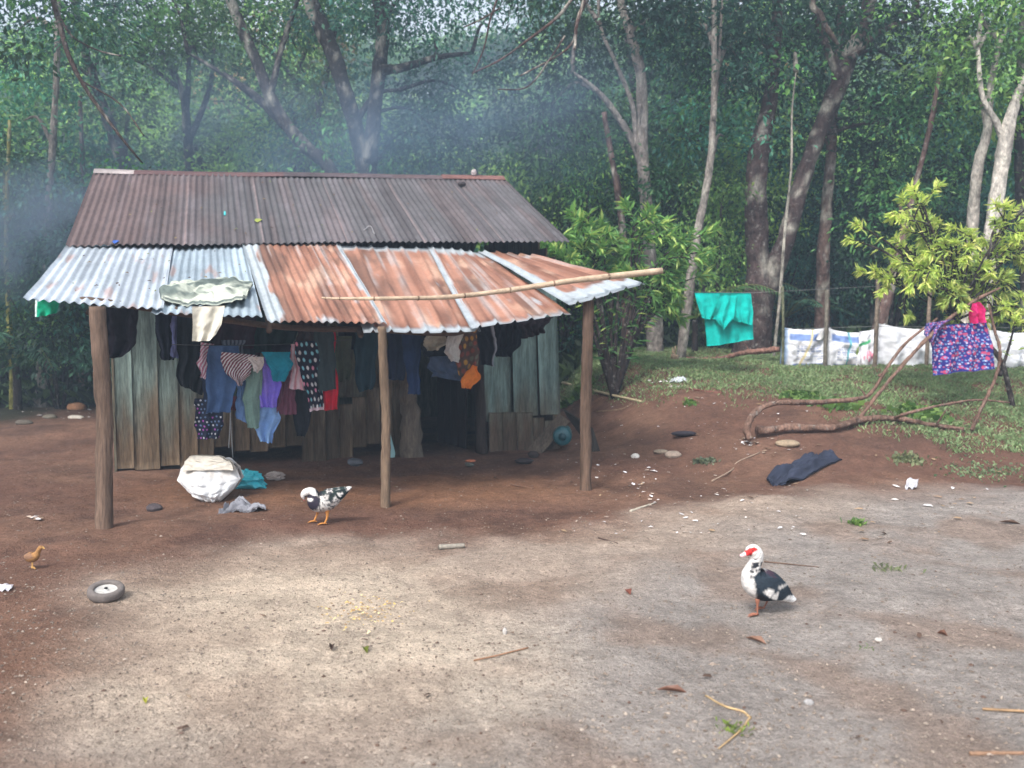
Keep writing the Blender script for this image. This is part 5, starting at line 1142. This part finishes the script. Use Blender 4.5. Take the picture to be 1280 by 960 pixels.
for (x, y, s, k, dz) in ((-8.9, 15.9, 1.2, 0, 1.2), (-8.2, 17.4, 1.1, 1, .3), (3.4, 16.5, .95, 1, .4), (5.6, 18.2, 1.0, 0, .4), (-5.6, 20, 1.3, 0, 2.2), (8.6, 18, 1.1, 1, .2), (4.6, 19, 1.2, 0, .9), (-10.2, 18, 1.2, 0, .2)):
    o = place(palms[k], x, y, s)
# mid-distance trees: crowns share four shapes
def midproto(cols, seed, leafl=.15):
    r = np.random.default_rng(seed); root = thing('forest_tree', (0, 0, -100), 'tree', 'tree'); base = np.array([0, 0, -100.]); mb = MB()
    P = [base - ZZ * .3, base + np.array([.1, .1, 2.]), base + np.array([.3 * r.normal(), .3 * r.normal(), 4.5]), base + np.array([.5 * r.normal(), .5 * r.normal(), 8])]
    tube(mb, P, [.17, .14, .11, .05], BK, n=26, k=9, lump=.15); B = []
    for k in range(11):
        a = k * 2.4; h = 2.6 + 6.0 * (k + r.random()) / 11; d = (2.1 - .13 * abs(h - 5)) * (.5 + .5 * r.random()); c = base + np.array([math.cos(a) * d, math.sin(a) * d, h])
        tube(mb, [base + ZZ * (h - .8), (base + ZZ * h + c) / 2, c], [.05, .03, .015], BK, n=8, k=6); B.append((*c, 1.0 + .5 * r.random()))
    mb.obj('trunk', M_bark, root); V, F, C = canopy(B, 11, leafl, cols, r, clump=.5); link('crown', V, [F], C, M_leaf, root, smooth=False); return root
mids = [midproto(MID, 401), midproto(LITE, 402), midproto(DARK, 403), midproto(BLUE, 404)]
ML = ['mid green tree standing back among the forest', 'pale green tree catching light further back in the forest', 'dark green tree standing back among the forest', 'blue green tree standing back among the forest']
for p, l in zip(mids, ML): p['label'] = l; p['group'] = 'trees deeper in the forest'
spots = []
for row, (y0, n, lo, hi) in enumerate(((23.5, 5, -14, -2), (25, 4, 1, 14), (29, 6, -17, 18))):
    for k in range(n): spots.append((lo + (hi - lo) * (k + .5) / n + rr.uniform(-1, 1), y0 + rr.uniform(-1.6, 1.6)))
for (x, y) in spots:
    k = rr.choice((0, 1, 1, 3)) if x < -2 else rr.choice((2, 3, 1, 0, 0, 1))
    place(mids[k], x, y, rr.uniform(.9, 1.25))
# hillside forest: one mass of foliage
def hillforest():
    r = np.random.default_rng(9); B = []
    for k in range(440):
        y = 29 + 46 * r.random(); x = (r.random() - .5) * (y * 1.45); z = float(tz(x, y)); B.append((x, y, z + .8 + 3.0 * r.random(), 1.4 + 1.5 * r.random()))
    for (px, py, Y) in ((890, 20, 34), (905, 50, 33), (945, 90, 32), (930, 70, 33), (370, 45, 36), (395, 60, 35), (300, 110, 40), (270, 120, 40)): B.append((*atY(px, py, Y), 1.0))
    Vs = MB()
    for cols, sel in ((MID, slice(0, 150)), (LITE, slice(150, 360)), (DARK, slice(360, 440)), (OCH, slice(440, 448))):
        V, F, C = canopy(B[sel], 4.2, .36, cols, r, clump=.75, wr=.3); Vs.add(V, F, C)
    tag(Vs.obj('forest', M_leaf, smooth=False), kind='stuff')
hillforest()
def undergrowth():
    r = np.random.default_rng(19); n = 26000
    Y = 16.2 + 9 * r.random(n) ** 1.3; X = (r.random(n) - .5) * Y * 1.4
    k = (X > .9) & (Y > 17.0) | (X < -5.6); X, Y = X[k], Y[k]; n = len(X); P = np.stack([X, Y, tz(X, Y) + .25 * r.random(n)], -1); L = .16 + .28 * r.random(n)
    V, F, C = blades(P, L, L * (.10 + .12 * r.random(n)), mixc(lin(34, 54, 36), lin(92, 116, 66), r.random(n) ** 1.5), .8, r)
    tag(link('undergrowth', V, [F], C, M_leaf, smooth=False, origin=np.zeros(3)), kind='stuff')
undergrowth()

# bright shrubs of long lance-shaped leaves
def lance_shrub(name, label, Y, stems, n_tip, cols, seed, leafl=.17, bark=BK, whorl=13, r_=None):
    r = np.random.default_rng(seed); b = atY(stems[0][0][0], stems[0][0][1], Y); b[2] = tz(b[0], b[1]); root = thing(name, b, label, 'shrub'); mb = MB(); P = []; D = []; C = []; L = []
    c0, c1, c2 = (lin(*c) for c in cols)
    for si, st in enumerate(stems):
        pts = [atY(x, y, Y + d) for (x, y, d, w) in st]; W = [w * Y / FPX / 2 for (x, y, d, w) in st]
        if si == 0 or st[0][3] > 5: pts[0][2] = min(pts[0][2], tz(pts[0][0], pts[0][1]) - .05)
        X = tube(mb, pts, W, bark, n=28, k=7, lump=.1, seed=si)
        for i in range(6 if len(st) > 2 else 3, 28):
            T = X[i] - X[i - 1]; T /= np.linalg.norm(T) + 1e-9; f = i / 27.
            for _ in range(n_tip if f < .88 else whorl):
                s = r.normal(size=3); s -= T * (s @ T); s /= np.linalg.norm(s); dd = s + T * (.45 + .5 * f) - ZZ * .25
                off = (r.normal(size=3) * .035) if f < .88 else r.normal(size=3) * .012
                P.append(X[i] + off); D.append(dd); L.append(leafl * (.4 + .9 * r.random())); t = np.clip(f * .8 + .3 * r.normal(), 0, 1); C.append(c0 * (1 - t) + c1 * t if r.random() > .22 * f else c2)
    mb.obj('stem', M_bark, root); V, F, C = leafset(np.array(P), np.array(D), np.array(L), np.array(L) * .12, np.array(C), r)
    link('foliage', V, [F], C, M_leaf, root, smooth=False); return root
def fan(base, tips, r, w0, sub=3, dj=.35):
    out = []
    for (x, y) in tips:
        d = r.uniform(-dj, dj); mx, my = (base[0] + x) / 2 + r.uniform(-8, 8), (base[1] + y) / 2 - 6
        out.append([(base[0], base[1], 0, w0), (mx, my, d * .6, w0 * .6), (x, y, d, 1.4)])
        for _ in range(sub):
            q = r.uniform(.35, .8); sx, sy = base[0] + (x - base[0]) * q, base[1] + (y - base[1]) * q
            out.append([(sx, sy, d * q, w0 * .4), ((sx + x) / 2 + r.uniform(-14, 14), (sy + y) / 2 - r.uniform(0, 12), d, 2), (x + r.uniform(-32, 32), y + r.uniform(-8, 38), d + r.uniform(-.25, .25), 1.2)])
    return out
r1 = random.Random(3)
st = fan((768, 462), [(810, 262), (862, 290), (748, 292), (722, 300), (852, 330), (785, 310), (700, 318), (830, 370), (718, 345), (760, 335), (806, 340), (690, 290), (735, 270)], r1, 6, 6)
lance_shrub('bright_shrub', 'bright green shrub of long narrow leaves rising behind the porch corner', 13.4, st, 2, ((82, 132, 78), (128, 172, 88), (186, 206, 116)), 5, .17)
r1 = random.Random(8)
st = [[(1268, 505, 0, 6.5), (1250, 450, 0, 6), (1215, 415, .1, 5.5), (1190, 396, 0, 4)]] + fan((1193, 400), [(1142, 236), (1180, 300), (1215, 290), (1250, 300), (1120, 300), (1262, 345), (1160, 270), (1205, 330), (1240, 360), (1150, 330), (1275, 390), (1190, 360), (1230, 330), (1170, 340), (1272, 300), (1268, 260), (1225, 380), (1100, 340)], r1, 4.2, 6, .45)
st += [[(1130, 330, 0, 3), (1100, 312, .1, 2.4), (1060, 298, .1, 1.4)], [(1130, 320, 0, 3), (1105, 300, .1, 2), (1070, 280, .1, 1.4)], [(1250, 470, 0, 5), (1262, 430, .1, 3), (1270, 400, 0, 2)], [(1140, 350, 0, 3), (1130, 380, .1, 2), (1135, 395, .1, 1.4)]]
lance_shrub('yellow_shrub', 'yellow green willowy shrub above the floral cloth', 11.9, st, 1, ((150, 180, 98), (202, 218, 110), (230, 230, 142)), 6, .115)

# ------------------------------------------------------------------ fallen branches, lines, cloth and sacks on the bank
def bough(name, label, pts, col, cat='branch', n=60):
    """pts: (px, py, Y or None for on the ground, width px)."""
    P = []; W = []
    for (x, y, Y, w) in pts:
        p = gnd(x, y) + ZZ * w * 12 / FPX / 2 if Y is None else atY(x, y, Y); P.append(p); W.append(.64 * w * p[1] / FPX / 2)
    mb = MB(); X = tube(mb, P, W, col, n=n, k=10, lump=.30, seed=int(pts[0][0])); rs = np.random.default_rng(int(pts[0][0]))
    for q in rs.integers(n // 4, n - 3, 4 if max(W) > .03 else 1): tube(mb, [X[q], X[q] + rs.normal(size=3) * .03 + ZZ * .05 * rs.random(), X[q] + rs.normal(size=3) * .08 + ZZ * .10], [W[0] * .4, W[0] * .3, W[0] * .12], col * .9, n=7, k=6)
    return tag(mb.obj(name, M_bark), label, cat)
gA = gnd(936, 557)[1]
FB = lin(112, 88, 76)
bough('fallen_branch', 'thick arched fallen branch springing up from the dirt and rising to the floral cloth', [(937, 557, None, 15), (934, 535, gA + .02, 14), (945, 515, gA + .1, 13), (972, 504, gA + .2, 11), (1030, 502, gA + .4, 10), (1076, 498, gA + .6, 8), (1092, 487, gA + .72, 7), (1112, 455, gA + .85, 6), (1136, 425, gA + .95, 5.5), (1172, 398, gA + 1.0, 4)], FB)
bough('fallen_branch', 'long fallen branch lying low along the dirt below the arched one', [(946, 548, None, 17), (985, 542, None, 14), (1040, 541, None, 13), (1075, 532, None, 13), (1120, 529, None, 11), (1160, 535, None, 9), (1205, 541, None, 8)], FB)
bough('fallen_branch', 'straight leaning branch crossing the arched one and carrying the floral cloth', [(1072, 530, None, 9), (1098, 492, gA + .7, 7), (1134, 450, gA + .8, 7), (1168, 415, gA + .95, 8), (1200, 388, gA + 1.05, 6), (1225, 372, gA + 1.1, 6), (1250, 360, gA + 1.2, 4)], FB * 1.05)
bough('fallen_branch', 'thin pale branch curving over the weeds', [(1114, 527, None, 6), (1140, 515, gA + .5, 6), (1180, 506, gA + .7, 5), (1220, 500, gA + .8, 4), (1262, 503, gA + .9, 3)], FB * 1.15)
bough('bent_sapling', 'thin bent sapling curving up beside the floral cloth', [(1214, 542, None, 7), (1228, 508, gnd(1214, 542)[1] + .05, 7), (1245, 470, gnd(1214, 542)[1] + .1, 6), (1250, 440, gnd(1214, 542)[1] + .1, 6), (1243, 412, gnd(1214, 542)[1] + .1, 5), (1236, 380, gnd(1214, 542)[1] + .1, 4)], FB, 'sapling')
bough('root_log', 'reddish log lying at the foot of the forked giant', [(858, 448, 15.2, 6), (895, 449, 15.2, 9), (930, 441, 15.0, 10), (975, 436, 14.8, 11)], lin(124, 92, 80), 'log')
bough('tree_stump', 'low pale stump on the grass edge beyond the porch', [(842, 466, 15.0, 20), (842, 455, 15.0, 17), (844, 443, 15.0, 14)], lin(156, 134, 112), 'stump', 12)
LW = [atY(866, 365, 14.6), atY(950, 365, 13.6), atY(1100, 366, 12.5), atY(1245, 396, 11.6)]
YL = lambda x: float(np.interp(x, [866, 1000, 1165, 1245], [13.3, 13.0, 11.9, 11.5]))
wire('clothesline', 'thin washing wire carrying the teal shirt between trees', [atY(862, 364, 15.2), atY(868, 365, 13.3), atY(941, 366, 13.2), atY(1110, 357, 14.0), atY(1300, 352, 14.6)], .0035, (.25, .25, .25), sag=.0)
TEALC = lin(12, 170, 160)
ts = thing('teal_shirt', atY(905, 432, 13.25), 'bright teal shirt spread over the washing wire', 'shirt')
fcl = lambda Y: (lambda x, y: atY(x, y, Y))
FY = np.array([0, -1., 0])
def tc(u, v): return TEALC * (1 + .2 * (fbm(u * 4, v * 5, 61, 3) - .5))[..., None]
V, F, C = clothmesh([(880, 366), (881, 400), (884, 433)], [(938, 366), (941, 395), (942, 424)], fcl(13.25), tc, .035, 3, 2, 50, 50, nrm=FY); link('shirt_body', V, F, C, M_cloth, ts)
V, F, C = clothmesh([(868, 366), (871, 377), (878, 398)], [(900, 366), (902, 385), (893, 399)], fcl(13.16), tc, .025, 2, 3, 24, 24, nrm=FY); link('sleeve', V, F, C, M_cloth, ts)
V, F, C = clothmesh([(900, 368), (892, 396), (904, 410)], [(921, 368), (917, 398), (905, 412)], fcl(13.10), tc, .03, 2, 4, 24, 24, nrm=FY); link('sleeve', V, F, C, M_cloth, ts)
V, F, C = clothmesh([(899, 367), (910, 396), (916, 400)], [(939, 367), (942, 390), (940, 406)], fcl(13.14), tc, .025, 3, 5, 30, 30, nrm=FY); link('folded_hem', V, F, C, M_cloth, ts)
# floral cloth and pink cloth
def floral(u, v):
    x = u * 8; y = v * 7; base = np.broadcast_to(lin(48, 46, 116), u.shape + (3,)).copy()
    for (seed, sc, col, rad) in ((3, 1.0, (176, 72, 104), .27), (7, 1.3, (186, 180, 204), .17), (11, 2.0, (110, 140, 180), .24), (17, 1.6, (160, 84, 120), .18)):
        X = x * sc + .5 * (np.floor(y * sc) % 2); Y_ = y * sc; ix, iy = np.floor(X), np.floor(Y_); d = np.hypot(X - ix - .5 - .5 * (_h(ix, iy, seed) - .5), Y_ - iy - .5 - .5 * (_h(ix, iy, seed + 1) - .5)) + .16 * (vn(X * 4, Y_ * 4, seed) - .5)
        base = mixc(base, lin(*col), ss(rad + .05, rad - .05, d) * (_h(ix, iy, seed + 2) > .25))
    return base
Yf = gA + 1.02
V, F, C = clothmesh([(1160, 408), (1164, 436), (1167, 469)], [(1232, 402), (1240, 430), (1244, 461)], fcl(Yf), floral, .03, 3, 4, 110, 120, nrm=FY); tag(link('floral_cloth', V, F, C, M_cloth), 'blue cloth with pink and white flowers hung over the leaning branch', 'cloth')
V, F, C = clothmesh([(1158, 404), (1156, 418), (1162, 428)], [(1196, 398), (1182, 404), (1166, 428)], fcl(Yf - .1), floral, .03, 2, 5, 50, 50, nrm=FY); tag(link('draped_fold', V, F, C * .9, M_cloth), 'bunched end of flowered cloth wound round the leaning branch', 'cloth')
V, F, C = clothmesh([(1214, 380), (1211, 390), (1212, 404)], [(1224, 377), (1231, 388), (1230, 403)], fcl(Yf - .03), flatc(lin(196, 40, 104), .3, 3), .05, 2, 6, 30, 24, nrm=FY); tag(link('pink_cloth', V, F, C, M_cloth), 'bunched bright pink cloth above the floral one', 'cloth')
# sacking strung along a wire fence
def sackcol(kind):
    def f(u, v):
        C = np.broadcast_to(lin(226, 226, 230), u.shape + (3,)).copy(); C = C * (1 + .12 * (fbm(u * 5, v * 5, kind, 3) - .5))[..., None]
        if kind in (1, 2):
            C = mixc(C, lin(112, 136, 186), ss(.10, .13, v) * ss(.30, .27, v) * ss(.12, .16, u))
            C = mixc(C, lin(104, 126, 176), ss(.84, .87, v) * ss(.97, .95, v) * ss(.2, .24, u))
            tx = (np.sin(v * 95) > .2) * (vn(u * 38, np.floor(v * 15), 5) > .45) * (v > .38) * (v < .78) * (u > .3) * (u < .85); C = mixc(C, lin(112, 128, 170), .75 * tx)
        if kind == 1: C = mixc(C, lin(120, 156, 196), ss(.14, .08, u) * .8); C = mixc(C, lin(206, 190, 140), ss(.03, .015, np.abs(u - .62 + .25 * v)))
        if kind == 2: C = mixc(C, lin(96, 170, 180), ss(.035, .02, np.abs(u - .55 - .05 * np.sin(v * 5)))); C = mixc(C, lin(150, 176, 90), ss(.09, .06, np.hypot((u - .8), (v - .5) * .6)))
        if kind == 3: C = mixc(C, lin(60, 170, 110), ss(.05, .03, np.abs(v - .38 + .26 * u)) * ss(.5, .4, u)); C = mixc(C, lin(222, 110, 140), .8 * ss(.22, .16, np.hypot(u - .42, (v - .66) * 1.3)) * (vn(u * 30, v * 16, 4) > .42)); C = mixc(C, lin(110, 150, 120), ss(.85, .92, v) * ss(.3, .4, u) * .7)
        return C
    return f
SG = 'sacks strung on the wire fence'
for (kind, name, label, L, Rr, Y, amp) in (
    (1, 'printed_sack', 'blue banded white sack with a tan strip, nearest the teal shirt in its row', [(979, 409), (977, 432), (975, 462)], [(1038, 409), (1036, 434), (1035, 462)], 14.3, .04),
    (2, 'printed_sack', 'white sack with blue header and turquoise stripe, second in the sack row', [(1032, 409), (1031, 434), (1030, 462)], [(1082, 415), (1080, 436), (1078, 462)], 14.25, .04),
    (3, 'printed_sack', 'white sack with green line and pink print in the middle of the row', [(1074, 414), (1070, 438), (1069, 462)], [(1106, 404), (1103, 432), (1102, 462)], 14.2, .04),
    (4, 'plain_sack', 'plain white sacking stretched behind the fallen branches', [(1098, 404), (1097, 432), (1096, 464)], [(1172, 411), (1170, 436), (1168, 464)], 14.15, .05),
    (5, 'plain_sack', 'plain white sacking showing beyond the floral cloth', [(1238, 412), (1240, 436), (1243, 460)], [(1296, 414), (1296, 436), (1296, 460)], 13.9, .05)):
    def plc(x, y, Y=Y): return atY(x, y, Y)
    V, F, C = clothmesh(L, Rr, plc, sackcol(kind), amp, 3, kind + 30, 44, 56, th=.02, puff=.10, sagtop=3, rum=.045, nrm=FY)
    V[:, 2] = np.maximum(V[:, 2], tz(V[:, 0], V[:, 1]) - .02); tag(link(name, V, F, C, M_sack), label, 'sack', SG)
V, F, C = clothmesh([(1026, 414), (1020, 425)], [(1033, 406), (1038, 416), (1036, 425)], fcl(14.18), flatc(lin(204, 202, 200), .1, 2), .03, 1, 3, 16, 16, nrm=FY, th=.02); tag(link('sack_corner', V, F, C, M_sack), 'upright white corner of sacking poking above the printed sacks', 'sack')
def fpost(label, pts, w, Y, col):
    P = [atY(x, y, Y) for x, y in pts]; P[0][2] = tz(P[0][0], P[0][1]) - .1; mb = MB(); tube(mb, P, w * Y / FPX / 2, col, n=16, k=8, lump=.18, seed=int(pts[0][0])); tag(mb.obj('fence_post', M_bark), label, 'fence post', 'thin posts of the sack fence')
fpost('thin grey fence post between the blue banded sacks', [(1031, 458), (1033, 410), (1034, 362)], 5.5, 14.05, lin(104, 98, 88))
fpost('thin fence post where the plain sacking begins', [(1093, 458), (1096, 400), (1098, 340)], 5.5, 13.95, lin(110, 98, 86))
fpost('fence post behind the crossing fallen branches', [(1158, 460), (1160, 410), (1164, 340)], 5, 13.95, lin(118, 104, 92))
fpost('thin fence post at the sack row end near the teal shirt', [(978, 456), (979, 410), (978, 358)], 3.5, 14.2, lin(96, 98, 76))
wire('fence_wire', 'upper wire of the sack fence', [atY(978, 412, 14.15), atY(1033, 410, 14.1), atY(1096, 408, 14.0), atY(1300, 410, 13.85)], .004, (.2, .2, .2), 'wire', .0)
# rubbish heap at the far left edge of the dirt
for (x, y, rad, col, nm, lab, cat) in ((96, 512, (.17, .12, .09), (166, 120, 86), 'clay_lump', 'orange clay lump at the forest edge beside the corner post', 'clay lump'), (134, 506, (.14, .1, .09), (170, 126, 90), 'clay_lump', 'orange clay lump seen past the outer side of the corner post', 'clay lump'), (95, 523, (.13, .07, .04), (200, 190, 176), 'pale_rubble', 'pale rubble piece on the dirt edge below the clay lump', 'rubble'), (62, 523, (.12, .08, .05), (120, 112, 98), 'rubble_stone', 'grey stone among rubbish at the dirt edge', 'stone'), (30, 530, (.14, .08, .05), (96, 88, 78), 'rubble_stone', 'dark stone at the end of the rubbish edge', 'stone')):
    stone(x, y, rad, col, nm, lab, cat, int(x))

# ------------------------------------------------------------------ light, sky, render
EL, AZ = R(48), R(208)
w = bpy.data.worlds.new('World'); scene.world = w; w.use_nodes = True
nt = w.node_tree; bg = nt.nodes['Background']
sky = nt.nodes.new('ShaderNodeTexSky'); sky.sky_type = 'NISHITA'; sky.sun_disc = False; sky.sun_elevation = EL; sky.sun_rotation = AZ
sky.air_density = 1.0; sky.dust_density = 4.0; sky.ozone_density = 1.0
hs = nt.nodes.new('ShaderNodeHueSaturation'); hs.inputs['Saturation'].default_value = .35
nt.links.new(sky.outputs[0], hs.inputs['Color']); nt.links.new(hs.outputs[0], bg.inputs['Color']); bg.inputs['Strength'].default_value = .15
sd = bpy.data.lights.new('sun', 'SUN'); sd.energy = 1.5; sd.angle = R(12); sd.color = (1, .98, .95)
so = bpy.data.objects.new('sun', sd); COL.objects.link(so)
d = Vector((-math.sin(AZ) * math.cos(EL), -math.cos(AZ) * math.cos(EL), -math.sin(EL)))
so.rotation_euler = d.to_track_quat('-Z', 'Y').to_euler(); so.location = (0, 0, 30)
scene.view_settings.view_transform = 'Standard'; scene.view_settings.look = 'None'; scene.view_settings.gamma = 1; scene.view_settings.exposure = 1.3
scene.render.engine = 'CYCLES'; scene.cycles.max_bounces = 6; scene.cycles.diffuse_bounces = 4; scene.cycles.transmission_bounces = 4; scene.cycles.transparent_max_bounces = 4
def volume(name, dens, col, smoke=False):
    m = bpy.data.materials.new(name); m.use_nodes = True; nt = m.node_tree; nt.nodes.remove(nt.nodes['Principled BSDF']); o = nt.nodes['Material Output']
    pv = nt.nodes.new('ShaderNodeVolumePrincipled'); pv.inputs['Color'].default_value = (*col, 1); pv.inputs['Density'].default_value = dens; pv.inputs['Anisotropy'].default_value = .2
    nt.links.new(pv.outputs[0], o.inputs['Volume'])
    if smoke:
        tc = N(nt, 'ShaderNodeTexCoord').outputs['Object']; ln = N(nt, 'ShaderNodeVectorMath', operation='LENGTH'); nt.links.new(tc, ln.inputs[0])
        fo = N(nt, 'ShaderNodeMapRange', interpolation_type='SMOOTHSTEP'); fo.inputs[1].default_value = 1.0; fo.inputs[2].default_value = .15; fo.inputs[3].default_value = 0; fo.inputs[4].default_value = 1; nt.links.new(ln.outputs['Value'], fo.inputs[0])
        nz = N(nt, 'ShaderNodeTexNoise'); nz.inputs['Scale'].default_value = 1.9; nz.inputs['Detail'].default_value = 3; nz.inputs['Distortion'].default_value = .6; nt.links.new(tc, nz.inputs['Vector'])
        mr = N(nt, 'ShaderNodeMapRange'); mr.inputs[1].default_value = .38; mr.inputs[2].default_value = .72; nt.links.new(nz.outputs['Fac'], mr.inputs[0])
        mu = N(nt, 'ShaderNodeMath', operation='MULTIPLY'); nt.links.new(fo.outputs[0], mu.inputs[0]); nt.links.new(mr.outputs[0], mu.inputs[1])
        m2 = N(nt, 'ShaderNodeMath', operation='MULTIPLY'); m2.inputs[1].default_value = dens; nt.links.new(mu.outputs[0], m2.inputs[0]); nt.links.new(m2.outputs[0], pv.inputs['Density'])
    return m
mb = MB(); box(mb, (0, 20, 9.5), (1, 0, 0), (0, 1, 0), (0, 0, 1), 1000, 1000, 43, (1, 1, 1))
tag(mb.obj('haze', volume('haze_air', .006, (.62, .80, 1)), smooth=False), kind='stuff')
M_smoke2 = volume('dense_wood_smoke', 1.4, (.55, .72, 1), True)
M_smoke = volume('wood_smoke', .46, (.46, .68, 1), True)
for (x, y, Y, sx, sy, sz) in ((30, 285, 13.6, 2.2, 1.6, 1.4), (560, 170, 14.6, 3.4, 1.4, 1.9), (440, 190, 14.2, 3.0, 1.3, 1.7), (700, 130, 15.4, 2.4, 1.2, 1.6), (230, 160, 16.6, 4.6, 1.4, 2.0)):
    V, F = blob((0, 0, 0), (1, 1, 1), 0, 0, nu=24, nv=14); o = link('smoke', V, F, (1, 1, 1), M_smoke if x > 100 else M_smoke2, origin=np.zeros(3)); o.location = atY(x, y, Y); o.scale = (sx, sy, sz); tag(o, kind='stuff')
scene.cycles.use_denoising = True; scene.cycles.use_adaptive_sampling = True; scene.cycles.adaptive_threshold = .015
